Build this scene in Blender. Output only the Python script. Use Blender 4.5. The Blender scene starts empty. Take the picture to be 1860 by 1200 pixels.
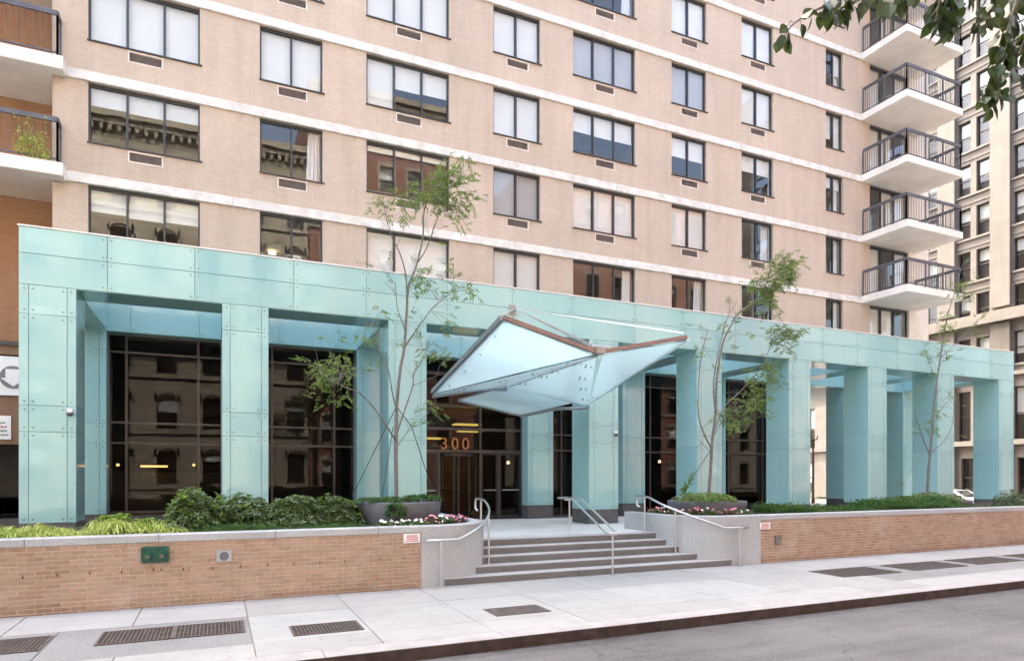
import bpy, math, random
from mathutils import Vector, Matrix
R = random.Random(7)
rad = math.radians

# ------------------------------------------------------------------ camera, world, sun, exposure
scene = bpy.context.scene
col = scene.collection
CAM_H, FOC, YAW, HORIZON = 2.2, 1193.0, rad(24.154), 863.0
cam_d = bpy.data.cameras.new('camera')
cam_d.sensor_width = 36.0
cam_d.lens = FOC / 1860.0 * 36.0
cam_d.shift_y = (HORIZON - 600.0) / 1860.0
cam_d.clip_end = 2000.0
cam = bpy.data.objects.new('camera', cam_d)
cam.location = (0, 0, CAM_H)
cam.rotation_euler = (rad(90), 0, -YAW)
col.objects.link(cam)
scene.camera = cam

SUN_EL, SUN_AZ = rad(50), rad(-14)          # azimuth from +Y towards +X: sun behind the building, to the left
world = bpy.data.worlds.new('World')
scene.world = world
world.use_nodes = True
wn = world.node_tree
wn.nodes.clear()
sky = wn.nodes.new('ShaderNodeTexSky')
sky.sky_type = 'NISHITA'
sky.sun_disc = False
sky.sun_elevation = SUN_EL
sky.sun_rotation = SUN_AZ
sky.air_density = 1.0
sky.dust_density = 9.0
sky.ozone_density = 0.15
bg = wn.nodes.new('ShaderNodeBackground')
bg.inputs['Strength'].default_value = 0.15
wo = wn.nodes.new('ShaderNodeOutputWorld')
wn.links.new(sky.outputs[0], bg.inputs['Color'])
wn.links.new(bg.outputs[0], wo.inputs['Surface'])

sun_d = bpy.data.lights.new('sun', 'SUN')
sun_d.energy = 2.0
sun_d.angle = rad(0.5)
sun_d.color = (1.0, 0.97, 0.92)
sun = bpy.data.objects.new('sun', sun_d)
to_sun = Vector((math.sin(SUN_AZ) * math.cos(SUN_EL), math.cos(SUN_AZ) * math.cos(SUN_EL), math.sin(SUN_EL)))
sun.rotation_euler = to_sun.to_track_quat('Z', 'Y').to_euler()
sun.location = (0, 0, 60)
col.objects.link(sun)

vs = scene.view_settings
vs.view_transform = 'Standard'
vs.look = 'None'
vs.exposure = 3.22
vs.gamma = 1.0
vs.use_curve_mapping = False
scene.render.engine = 'CYCLES'
scene.cycles.max_bounces = 8
scene.cycles.transparent_max_bounces = 16
scene.cycles.diffuse_bounces = 4
scene.cycles.caustics_reflective = False
scene.cycles.caustics_refractive = False

# ------------------------------------------------------------------ measuring helper: a direction of view and a real depth Y give a point
SY, CY = math.sin(YAW), math.cos(YAW)
def at(u, v, Y):
    r = (u - 930.0) / FOC
    t = Y / (CY - r * SY)
    return Vector((t * (SY + r * CY), Y, CAM_H + (HORIZON - v) / FOC * t))

# ------------------------------------------------------------------ materials
M = {}
def nodes_of(name):
    m = bpy.data.materials.new(name)
    m.use_nodes = True
    nt = m.node_tree
    nt.nodes.clear()
    out = nt.nodes.new('ShaderNodeOutputMaterial')
    return m, nt, out
def N(nt, t, **kw):
    n = nt.nodes.new(t)
    for k, v in kw.items():
        setattr(n, k, v)
    return n
def L(nt, a, b):
    nt.links.new(a, b)
def rgba(c):
    return (c[0], c[1], c[2], 1.0)
def ramp(nt, fac, stops):
    r = N(nt, 'ShaderNodeValToRGB')
    el = r.color_ramp.elements
    el[0].position, el[0].color = stops[0][0], rgba(stops[0][1])
    el[1].position, el[1].color = stops[-1][0], rgba(stops[-1][1])
    for p, c in stops[1:-1]:
        e = el.new(p); e.color = rgba(c)
    L(nt, fac, r.inputs['Fac'])
    return r.outputs['Color']
def noise(nt, scale, detail=4.0, rough=0.55, vec=None, dist=0.0):
    n = N(nt, 'ShaderNodeTexNoise')
    n.inputs['Scale'].default_value = scale
    n.inputs['Detail'].default_value = detail
    n.inputs['Roughness'].default_value = rough
    n.inputs['Distortion'].default_value = dist
    if vec is None:
        g = N(nt, 'ShaderNodeNewGeometry'); vec = g.outputs['Position']
    L(nt, vec, n.inputs['Vector'])
    return n.outputs['Fac']
def mixc(nt, fac, a, b, mode='MIX'):
    m = N(nt, 'ShaderNodeMix', data_type='RGBA', blend_type=mode)
    for sock, val in ((m.inputs[0], fac), (m.inputs[6], a), (m.inputs[7], b)):
        if hasattr(val, 'is_linked'): L(nt, val, sock)
        elif isinstance(val, (int, float)): sock.default_value = val
        else: sock.default_value = rgba(val)
    return m.outputs[2]
def bump(nt, h, strength=0.3, dist=0.01):
    b = N(nt, 'ShaderNodeBump')
    b.inputs['Strength'].default_value = strength
    b.inputs['Distance'].default_value = dist
    L(nt, h, b.inputs['Height'])
    return b.outputs['Normal']
def principled(nt, out, color, rough=0.6, metal=0.0, spec=0.5, normal=None):
    p = N(nt, 'ShaderNodeBsdfPrincipled')
    for key, val in (('Base Color', color), ('Roughness', rough), ('Metallic', metal), ('Specular IOR Level', spec)):
        if hasattr(val, 'is_linked'): L(nt, val, p.inputs[key])
        elif key == 'Base Color': p.inputs[key].default_value = rgba(val)
        else: p.inputs[key].default_value = val
    if normal is not None: L(nt, normal, p.inputs['Normal'])
    L(nt, p.outputs[0], out.inputs['Surface'])
    return p
def simple(name, c, rough=0.6, metal=0.0, var=0.12, scale=3.0, spec=0.5, bmp=0.0, bscale=60.0, rnd=0.0):
    m, nt, out = nodes_of(name)
    f = noise(nt, scale, 5.0)
    lo = [x * (1 - var) for x in c]; hi = [min(1, x * (1 + var)) for x in c]
    cc = ramp(nt, f, [(0.3, lo), (0.7, hi)])
    if rnd:
        oi = N(nt, 'ShaderNodeObjectInfo')
        cc = mixc(nt, 1.0, cc, ramp(nt, oi.outputs['Random'], [(0, (1 - rnd,) * 3), (1, (1, 1, 1))]), 'MULTIPLY')
    nm = bump(nt, noise(nt, bscale, 3.0), bmp, 0.01) if bmp else None
    principled(nt, out, cc, rough, metal, spec, nm)
    M[name] = m
    return m

def brick_mat(name, c1, c2, mortar, streak=0.12, bw=0.215, rh=0.072, ms=0.006):
    m, nt, out = nodes_of(name)
    g = N(nt, 'ShaderNodeNewGeometry')
    s = N(nt, 'ShaderNodeSeparateXYZ'); L(nt, g.outputs['Position'], s.inputs[0])
    a = N(nt, 'ShaderNodeMath', operation='ADD'); L(nt, s.outputs[0], a.inputs[0]); L(nt, s.outputs[1], a.inputs[1])
    cmb = N(nt, 'ShaderNodeCombineXYZ'); L(nt, a.outputs[0], cmb.inputs[0]); L(nt, s.outputs[2], cmb.inputs[1])
    b = N(nt, 'ShaderNodeTexBrick')
    L(nt, cmb.outputs[0], b.inputs['Vector'])
    b.inputs['Color1'].default_value = rgba(c1); b.inputs['Color2'].default_value = rgba(c2); b.inputs['Mortar'].default_value = rgba(mortar)
    b.inputs['Scale'].default_value = 1.0; b.inputs['Mortar Size'].default_value = ms
    b.inputs['Brick Width'].default_value = bw; b.inputs['Row Height'].default_value = rh; b.inputs['Bias'].default_value = -0.1
    big = ramp(nt, noise(nt, 0.35, 5.0), [(0.3, (1 - streak,) * 3), (0.7, (1.0,) * 3)])
    c = mixc(nt, 1.0, b.outputs['Color'], big, 'MULTIPLY')
    # rain streaks: noise stretched along z
    mp = N(nt, 'ShaderNodeMapping'); mp.inputs['Scale'].default_value = (2.2, 2.2, 0.22); L(nt, g.outputs['Position'], mp.inputs[0])
    st = ramp(nt, noise(nt, 1.0, 6.0, 0.65, mp.outputs[0]), [(0.42, (1, 1, 1)), (0.78, (0.80, 0.78, 0.76))])
    c = mixc(nt, 0.7, c, st, 'MULTIPLY')
    if name == 'facade_brick':
        fz = N(nt, 'ShaderNodeMath', operation='SUBTRACT'); L(nt, s.outputs[2], fz.inputs[0]); fz.inputs[1].default_value = 10.40
        md = N(nt, 'ShaderNodeMath', operation='FLOORED_MODULO'); L(nt, fz.outputs[0], md.inputs[0]); md.inputs[1].default_value = 2.90
        mp2 = N(nt, 'ShaderNodeMapping'); mp2.inputs['Scale'].default_value = (3.5, 1.0, 0.35); L(nt, g.outputs['Position'], mp2.inputs[0])
        drip = noise(nt, 1.6, 6.0, 0.7, mp2.outputs[0])
        sm = N(nt, 'ShaderNodeMath', operation='MULTIPLY_ADD'); L(nt, drip, sm.inputs[0]); sm.inputs[1].default_value = 1.5; L(nt, md.outputs[0], sm.inputs[2])
        c = mixc(nt, 1.0, c, ramp(nt, sm.outputs[0], [(0.0, (1, 1, 1)), (1.0, (1, 1, 1))]), 'MULTIPLY')
        nr = N(nt, 'ShaderNodeMapRange'); L(nt, sm.outputs[0], nr.inputs['Value']); nr.inputs['From Min'].default_value = 3.62; nr.inputs['From Max'].default_value = 3.95
        c = mixc(nt, nr.outputs[0], c, mixc(nt, 1.0, c, (0.72, 0.69, 0.66), 'MULTIPLY'))
    fine = ramp(nt, noise(nt, 22.0, 3.0), [(0.25, (0.93,) * 3), (0.75, (1.05,) * 3)])
    c = mixc(nt, 1.0, c, fine, 'MULTIPLY')
    inv = N(nt, 'ShaderNodeMath', operation='SUBTRACT'); inv.inputs[0].default_value = 1.0; L(nt, b.outputs['Fac'], inv.inputs[1])
    principled(nt, out, c, 0.85, 0, 0.25, bump(nt, inv.outputs[0], 0.35, 0.006))
    M[name] = m

brick_mat('facade_brick', (0.60, 0.50, 0.395), (0.56, 0.458, 0.355), (0.595, 0.52, 0.435))
brick_mat('recess_brick', (0.46, 0.25, 0.14), (0.40, 0.21, 0.11), (0.40, 0.29, 0.20))
brick_mat('red_brick', (0.24, 0.105, 0.075), (0.20, 0.085, 0.062), (0.30, 0.24, 0.20))
brick_mat('tan_stone', (0.37, 0.335, 0.265), (0.325, 0.29, 0.23), (0.19, 0.165, 0.13), 0.2, 1.1, 0.45, 0.02)
brick_mat('cream_stone', (0.208, 0.192, 0.170), (0.19, 0.175, 0.154), (0.17, 0.155, 0.136), 0.12, 1.4, 0.6, 0.006)

def glass_panel_mat():
    m, nt, out = nodes_of('teal_glass')
    oi = N(nt, 'ShaderNodeObjectInfo')
    g = N(nt, 'ShaderNodeNewGeometry')
    mp = N(nt, 'ShaderNodeMapping'); mp.inputs['Scale'].default_value = (0.5, 0.5, 0.18); L(nt, g.outputs['Position'], mp.inputs[0])
    c = ramp(nt, noise(nt, 1.3, 4.0, 0.5, mp.outputs[0]), [(0.3, (0.345, 0.605, 0.615)), (0.72, (0.40, 0.66, 0.665))])
    c = mixc(nt, 1.0, c, ramp(nt, oi.outputs['Random'], [(0, (0.84, 0.89, 0.91)), (0.5, (0.94, 0.955, 0.955)), (1, (1.0, 1.0, 0.985))]), 'MULTIPLY')
    dirt = ramp(nt, noise(nt, 9.0, 6.0, 0.7), [(0.55, (1, 1, 1)), (0.85, (0.92, 0.93, 0.92))])
    mpd = N(nt, 'ShaderNodeMapping'); mpd.inputs['Scale'].default_value = (5.0, 5.0, 0.35); L(nt, g.outputs['Position'], mpd.inputs[0])
    c = mixc(nt, 1.0, c, ramp(nt, noise(nt, 1.0, 6.0, 0.7, mpd.outputs[0]), [(0.45, (1, 1, 1)), (0.78, (0.93, 0.945, 0.945))]), 'MULTIPLY')
    c = mixc(nt, 1.0, c, dirt, 'MULTIPLY')
    rgh = N(nt, 'ShaderNodeMapRange'); rgh.inputs['To Min'].default_value = 0.03; rgh.inputs['To Max'].default_value = 0.12
    L(nt, noise(nt, 2.0, 4.0), rgh.inputs['Value'])
    p = principled(nt, out, c, rgh.outputs[0], 0, 0.75, bump(nt, noise(nt, 0.7, 2.0), 0.07, 0.05))
    M['teal_glass'] = m
glass_panel_mat()

def schlick(nt, f0):
    """reflectance of a thin pane, the same from either side"""
    lw = N(nt, 'ShaderNodeLayerWeight'); lw.inputs['Blend'].default_value = 0.5
    pw = N(nt, 'ShaderNodeMath', operation='POWER'); L(nt, lw.outputs['Facing'], pw.inputs[0]); pw.inputs[1].default_value = 4.0
    mr = N(nt, 'ShaderNodeMapRange'); L(nt, pw.outputs[0], mr.inputs['Value']); mr.inputs['To Min'].default_value = f0
    return mr.outputs[0]
def window_glass(name, tint, ior, rough=0.0, wav=0.02):
    m, nt, out = nodes_of(name)
    fr = schlick(nt, ior)
    nm = bump(nt, noise(nt, 0.9, 2.0), wav, 0.05)
    tr = N(nt, 'ShaderNodeBsdfTransparent'); tr.inputs[0].default_value = rgba(tint)
    gl = N(nt, 'ShaderNodeBsdfGlossy'); gl.inputs['Roughness'].default_value = rough; gl.inputs['Color'].default_value = (1, 1, 1, 1)
    L(nt, nm, gl.inputs['Normal'])
    mx = N(nt, 'ShaderNodeMixShader')
    L(nt, fr, mx.inputs[0]); L(nt, tr.outputs[0], mx.inputs[1]); L(nt, gl.outputs[0], mx.inputs[2])
    L(nt, mx.outputs[0], out.inputs['Surface'])
    M[name] = m
window_glass('window_glass', (0.93, 0.95, 0.955), 0.036)
window_glass('lobby_glass', (0.50, 0.48, 0.47), 0.018)
window_glass('car_glass', (0.5, 0.52, 0.53), 0.05)

def canopy_mat():
    m, nt, out = nodes_of('frosted_glass')
    tl = N(nt, 'ShaderNodeBsdfTranslucent'); tl.inputs[0].default_value = (0.83, 0.955, 0.95, 1)
    tp = N(nt, 'ShaderNodeBsdfTransparent'); tp.inputs[0].default_value = (0.82, 0.95, 0.945, 1)
    df = N(nt, 'ShaderNodeBsdfDiffuse')
    L(nt, ramp(nt, noise(nt, 1.2, 4.0), [(0.3, (0.66, 0.80, 0.84)), (0.7, (0.78, 0.90, 0.92))]), df.inputs[0])
    gl = N(nt, 'ShaderNodeBsdfGlossy'); gl.inputs['Roughness'].default_value = 0.12
    a = N(nt, 'ShaderNodeMixShader'); a.inputs[0].default_value = 0.22
    L(nt, tl.outputs[0], a.inputs[1]); L(nt, df.outputs[0], a.inputs[2])
    c = N(nt, 'ShaderNodeMixShader'); c.inputs[0].default_value = 0.30
    L(nt, a.outputs[0], c.inputs[1]); L(nt, tp.outputs[0], c.inputs[2])
    b = N(nt, 'ShaderNodeMixShader'); L(nt, schlick(nt, 0.03), b.inputs[0]); L(nt, c.outputs[0], b.inputs[1]); L(nt, gl.outputs[0], b.inputs[2])
    L(nt, b.outputs[0], out.inputs['Surface'])
    M['frosted_glass'] = m
canopy_mat()

def leaf_mat(name, c1, c2, rough=0.45, trans=0.35):
    m, nt, out = nodes_of(name)
    g = N(nt, 'ShaderNodeNewGeometry')
    c = ramp(nt, g.outputs['Random Per Island'], [(0, c1), (1, c2)])
    p = N(nt, 'ShaderNodeBsdfPrincipled'); L(nt, c, p.inputs['Base Color']); p.inputs['Roughness'].default_value = rough
    t = N(nt, 'ShaderNodeBsdfTranslucent'); L(nt, mixc(nt, 0.5, c, (0.30, 0.42, 0.06)), t.inputs[0])
    mx = N(nt, 'ShaderNodeMixShader'); mx.inputs[0].default_value = trans
    L(nt, p.outputs[0], mx.inputs[1]); L(nt, t.outputs[0], mx.inputs[2]); L(nt, mx.outputs[0], out.inputs['Surface'])
    M[name] = m
leaf_mat('tree_leaf', (0.09, 0.17, 0.04), (0.27, 0.38, 0.10))
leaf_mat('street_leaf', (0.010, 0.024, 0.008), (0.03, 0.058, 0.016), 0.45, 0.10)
leaf_mat('shrub_leaf', (0.04, 0.085, 0.03), (0.17, 0.25, 0.10), 0.30, 0.2)
leaf_mat('shrub_new_leaf', (0.14, 0.24, 0.03), (0.24, 0.36, 0.06), 0.4, 0.3)
leaf_mat('juniper_leaf', (0.018, 0.075, 0.022), (0.06, 0.17, 0.04), 0.6, 0.25)
leaf_mat('gold_grass_leaf', (0.26, 0.38, 0.05), (0.68, 0.72, 0.24), 0.5, 0.35)
leaf_mat('flower_leaf', (0.04, 0.10, 0.02), (0.12, 0.20, 0.04), 0.4, 0.25)
leaf_mat('bronze_leaf', (0.07, 0.02, 0.02), (0.14, 0.06, 0.03), 0.4, 0.2)
simple('white_petal', (0.85, 0.85, 0.82), 0.5, var=0.05)
simple('pink_petal', (0.72, 0.20, 0.30), 0.5, var=0.3, scale=20)
simple('red_petal', (0.70, 0.30, 0.36), 0.5, var=0.2, scale=20)

simple('course_concrete', (0.70, 0.685, 0.635), 0.8, var=0.20, scale=2.4, bmp=0.2)
simple('balcony_concrete', (0.82, 0.785, 0.71), 0.85, var=0.10, scale=0.9, bmp=0.15)
simple('frame_metal', (0.055, 0.058, 0.062), 0.45, 0.3, var=0.15)
simple('rail_paint', (0.11, 0.11, 0.125), 0.5, 0.2, var=0.2)
simple('grille_metal', (0.33, 0.29, 0.26), 0.6, 0.2, var=0.2, scale=6)
simple('grille_trim', (0.74, 0.66, 0.58), 0.7, var=0.08)
simple('blind', (0.88, 0.855, 0.80), 0.8, var=0.04, scale=1)
simple('blind_grey', (0.50, 0.50, 0.50), 0.8, var=0.06, scale=1)
simple('curtain', (0.80, 0.79, 0.76), 0.9, var=0.06)
simple('room_plaster', (0.46, 0.41, 0.34), 0.9, var=0.15, scale=0.6)
simple('room_wood', (0.20, 0.11, 0.05), 0.5, var=0.3, scale=2)
simple('lobby_wall', (0.16, 0.085, 0.05), 0.5, var=0.35, scale=1.2)
simple('lobby_stone', (0.30, 0.22, 0.14), 0.5, var=0.25, scale=1.0)
simple('dark_metal', (0.045, 0.040, 0.040), 0.4, 0.5, var=0.2)
simple('mullion_metal', (0.085, 0.070, 0.065), 0.4, 0.5, var=0.2)
simple('steel', (0.62, 0.62, 0.62), 0.28, 1.0, var=0.06)
simple('hub_steel', (0.36, 0.35, 0.34), 0.5, 0.6, var=0.1)
simple('rod_steel', (0.72, 0.72, 0.72), 0.35, 1.0, var=0.06)
simple('brown_steel', (0.24, 0.165, 0.145), 0.5, 0.1, var=0.15, scale=4)
simple('grey_steel', (0.24, 0.27, 0.28), 0.45, 0.4, var=0.1)
simple('fixing', (0.22, 0.30, 0.305), 0.4, 0.6, var=0.1)
simple('core', (0.22, 0.36, 0.37), 0.7, var=0.1)
simple('column_base', (0.105, 0.105, 0.108), 0.6, var=0.2, scale=5, bmp=0.1)
simple('plaza_concrete', (0.60, 0.61, 0.60), 0.8, var=0.12, scale=0.9, bmp=0.2, bscale=40)
simple('mortar', (0.53, 0.42, 0.34), 0.95, var=0.10, scale=8, bmp=0.4)
simple('wall_brick', (0.40, 0.285, 0.215), 0.85, var=0.22, scale=3, bmp=0.4, bscale=90, rnd=0.17)
simple('soil', (0.045, 0.032, 0.022), 0.95, var=0.4, scale=8, bmp=0.8, bscale=30)
simple('planter_grey', (0.125, 0.13, 0.15), 0.6, var=0.12, scale=3)
simple('green_paint', (0.012, 0.085, 0.058), 0.4, 0.1, var=0.3, scale=12)
simple('brass_dull', (0.16, 0.17, 0.13), 0.5, 0.6, var=0.3, scale=20)
simple('iron', (0.13, 0.11, 0.10), 0.7, 0.3, var=0.3, scale=6)
simple('hole_shade', (0.05, 0.043, 0.04), 0.9, var=0.3)  # dark colour stands in for the shade inside pits and holes
simple('white_sign', (0.80, 0.80, 0.80), 0.5, var=0.04)
simple('sign_grey', (0.17, 0.17, 0.18), 0.6, var=0.1)
simple('sign_red', (0.50, 0.10, 0.10), 0.6, var=0.1)
simple('sign_green', (0.08, 0.22, 0.12), 0.6, var=0.1)
simple('fascia_brown', (0.22, 0.125, 0.075), 0.7, var=0.15)
simple('number_gold', (0.42, 0.17, 0.05), 0.35, 0.4, var=0.1)
simple('bark', (0.175, 0.168, 0.155), 0.9, var=0.35, scale=14, bmp=0.5)
simple('guy_green', (0.03, 0.06, 0.05), 0.6, var=0.1)
simple('kerb_steel', (0.055, 0.035, 0.032), 0.65, 0.2, var=0.4, scale=5, bmp=0.3)
simple('kerb_top', (0.34, 0.325, 0.315), 0.8, var=0.15, scale=3)
simple('car_white', (0.80, 0.80, 0.80), 0.25, var=0.02)
simple('car_black', (0.012, 0.012, 0.014), 0.2, var=0.1)
simple('car_yellow', (0.80, 0.45, 0.03), 0.25, var=0.03)
simple('tyre', (0.02, 0.02, 0.02), 0.8, var=0.2)
simple('lamp_iron', (0.16, 0.07, 0.05), 0.6, 0.2, var=0.2)
simple('terracotta', (0.35, 0.12, 0.06), 0.8, var=0.2)

def weathered_brick():
    m, nt, out = nodes_of('wall_brick')
    oi = N(nt, 'ShaderNodeObjectInfo'); g = N(nt, 'ShaderNodeNewGeometry')
    c = ramp(nt, g.outputs['Random Per Island'], [(0, (0.36, 0.235, 0.17)), (0.45, (0.40, 0.285, 0.215)), (1, (0.45, 0.325, 0.25))])
    c = mixc(nt, 1.0, c, ramp(nt, oi.outputs['Random'], [(0, (0.84, 0.82, 0.80)), (0.6, (1, 1, 1)), (1, (1.06, 1.0, 0.96))]), 'MULTIPLY')
    c = mixc(nt, 1.0, c, ramp(nt, noise(nt, 6.0, 5.0, 0.7), [(0.3, (0.86,) * 3), (0.7, (1.1,) * 3)]), 'MULTIPLY')
    salt = ramp(nt, noise(nt, 1.1, 7.0, 0.7), [(0.55, (0, 0, 0)), (0.72, (0.5, 0.5, 0.5))])
    c = mixc(nt, salt, c, (0.52, 0.45, 0.40))
    s = N(nt, 'ShaderNodeSeparateXYZ'); L(nt, g.outputs['Position'], s.inputs[0])
    dz = N(nt, 'ShaderNodeMath', operation='MULTIPLY_ADD'); L(nt, noise(nt, 1.8, 6.0, 0.7), dz.inputs[0]); dz.inputs[1].default_value = -0.7; L(nt, s.outputs[2], dz.inputs[2])
    dr = N(nt, 'ShaderNodeMapRange'); L(nt, dz.outputs[0], dr.inputs['Value']); dr.inputs['From Min'].default_value = -0.38; dr.inputs['From Max'].default_value = -0.15; dr.inputs['To Min'].default_value = 1.0; dr.inputs['To Max'].default_value = 0.0
    c = mixc(nt, dr.outputs[0], c, mixc(nt, 1.0, c, (0.74, 0.70, 0.66), 'MULTIPLY'))
    principled(nt, out, c, 0.88, 0, 0.25, bump(nt, noise(nt, 90.0, 3.0), 0.4, 0.01))
    M['wall_brick'] = m
weathered_brick()
def granite(name, c, var=0.35, scale=120, rough=0.6):
    m, nt, out = nodes_of(name)
    sp = ramp(nt, noise(nt, scale, 2.0, 0.8), [(0.30, [x * (1 - var) for x in c]), (0.5, c), (0.72, [min(1, x * (1 + var)) for x in c])])
    big = ramp(nt, noise(nt, 0.8, 5.0), [(0.3, (0.86,) * 3), (0.7, (1.05,) * 3)])
    principled(nt, out, mixc(nt, 1.0, sp, big, 'MULTIPLY'), rough, 0, 0.4, bump(nt, noise(nt, scale, 2.0), 0.1, 0.005))
    M[name] = m
granite('granite', (0.42, 0.44, 0.455), 0.25, 45)
granite('shaded_step_granite', (0.165, 0.16, 0.155), 0.30, 50)  # riser copy of the stone, darkened for shade and dirt
granite('lit_tread_granite', (0.45, 0.455, 0.455), 0.20, 50)  # same stone, skylight on the worn tops put into the colour
granite('aggregate', (0.235, 0.235, 0.23), 0.35, 50, 0.85)

def concrete_slab():
    m, nt, out = nodes_of('sidewalk_concrete')
    oi = N(nt, 'ShaderNodeObjectInfo')
    c = ramp(nt, noise(nt, 0.9, 6.0, 0.6), [(0.28, (0.32, 0.325, 0.315)), (0.7, (0.39, 0.395, 0.38))])
    c = mixc(nt, 1.0, c, ramp(nt, oi.outputs['Random'], [(0, (0.90, 0.89, 0.88)), (1, (1, 1, 1))]), 'MULTIPLY')
    c = mixc(nt, 1.0, c, ramp(nt, noise(nt, 5.0, 6.0, 0.75), [(0.52, (1, 1, 1)), (0.74, (0.80, 0.785, 0.765))]), 'MULTIPLY')
    c = mixc(nt, 1.0, c, ramp(nt, noise(nt, 60.0, 2.0, 0.7), [(0.3, (0.94,) * 3), (0.7, (1.03,) * 3)]), 'MULTIPLY')
    # chewing-gum spots
    v = N(nt, 'ShaderNodeTexVoronoi'); v.inputs['Scale'].default_value = 2.6
    g = N(nt, 'ShaderNodeNewGeometry'); L(nt, g.outputs['Position'], v.inputs['Vector'])
    c = mixc(nt, 1.0, c, ramp(nt, v.outputs['Distance'], [(0.04, (0.60, 0.59, 0.58)), (0.065, (1, 1, 1))]), 'MULTIPLY')
    principled(nt, out, c, 0.85, 0, 0.3, bump(nt, noise(nt, 70.0, 3.0), 0.15, 0.004))
    M['sidewalk_concrete'] = m
concrete_slab()

def asphalt():
    m, nt, out = nodes_of('asphalt')
    g = N(nt, 'ShaderNodeNewGeometry')
    c = ramp(nt, noise(nt, 0.45, 6.0, 0.6), [(0.3, (0.108, 0.106, 0.106)), (0.7, (0.152, 0.15, 0.15))])
    mp = N(nt, 'ShaderNodeMapping'); mp.inputs['Scale'].default_value = (0.10, 1.3, 1.0); mp.inputs['Rotation'].default_value = (0, 0, 0.06)
    L(nt, g.outputs['Position'], mp.inputs[0])
    c = mixc(nt, 1.0, c, ramp(nt, noise(nt, 1.6, 7.0, 0.75, mp.outputs[0]), [(0.34, (0.78,) * 3), (0.66, (1.18,) * 3)]), 'MULTIPLY')
    c = mixc(nt, 1.0, c, ramp(nt, noise(nt, 34.0, 3.0, 0.8), [(0.34, (0.74,) * 3), (0.66, (1.22,) * 3)]), 'MULTIPLY')
    c = mixc(nt, 1.0, c, ramp(nt, noise(nt, 1.7, 8.0, 0.8), [(0.56, (1, 1, 1)), (0.70, (0.74, 0.73, 0.72))]), 'MULTIPLY')
    sx = N(nt, 'ShaderNodeSeparateXYZ'); L(nt, g.outputs['Position'], sx.inputs[0])
    gy = N(nt, 'ShaderNodeMath', operation='MULTIPLY_ADD'); L(nt, noise(nt, 2.5, 6.0, 0.7), gy.inputs[0]); gy.inputs[1].default_value = 0.9; L(nt, sx.outputs[1], gy.inputs[2])
    gr = N(nt, 'ShaderNodeMapRange'); L(nt, gy.outputs[0], gr.inputs['Value']); gr.inputs['From Min'].default_value = 8.25; gr.inputs['From Max'].default_value = 8.65
    c = mixc(nt, gr.outputs[0], c, mixc(nt, 1.0, c, (0.55, 0.52, 0.48), 'MULTIPLY'))
    # hairline cracks, broken up by noise
    v = N(nt, 'ShaderNodeTexVoronoi', feature='DISTANCE_TO_EDGE'); v.inputs['Scale'].default_value = 0.42
    ad = N(nt, 'ShaderNodeVectorMath', operation='ADD'); L(nt, g.outputs['Position'], ad.inputs[0])
    n3 = N(nt, 'ShaderNodeTexNoise'); n3.inputs['Scale'].default_value = 1.4; n3.inputs['Detail'].default_value = 6.0; L(nt, g.outputs['Position'], n3.inputs['Vector'])
    L(nt, n3.outputs['Color'], ad.inputs[1]); L(nt, ad.outputs[0], v.inputs['Vector'])
    crack = ramp(nt, v.outputs['Distance'], [(0.003, (0.72,) * 3), (0.010, (1, 1, 1))])
    msk = ramp(nt, noise(nt, 0.3, 2.0), [(0.45, (0, 0, 0)), (0.6, (1, 1, 1))])
    c = mixc(nt, msk, c, mixc(nt, 1.0, c, crack, 'MULTIPLY'))
    principled(nt, out, c, 0.85, 0, 0.3, bump(nt, noise(nt, 60.0, 3.0, 0.7), 0.5, 0.008))
    M['asphalt'] = m
asphalt()

def emit(name, c, s):
    m, nt, out = nodes_of(name)
    e = N(nt, 'ShaderNodeEmission'); e.inputs[0].default_value = rgba(c); e.inputs[1].default_value = s
    L(nt, e.outputs[0], out.inputs['Surface'])
    M[name] = m
emit('warm_lamp', (1.0, 0.62, 0.20), 0.8)
emit('yellow_lamp', (1.0, 0.80, 0.18), 0.28)
emit('room_lamp', (1.0, 0.80, 0.50), 0.6)
emit('exit_red', (0.9, 0.08, 0.12), 1.2)

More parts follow.
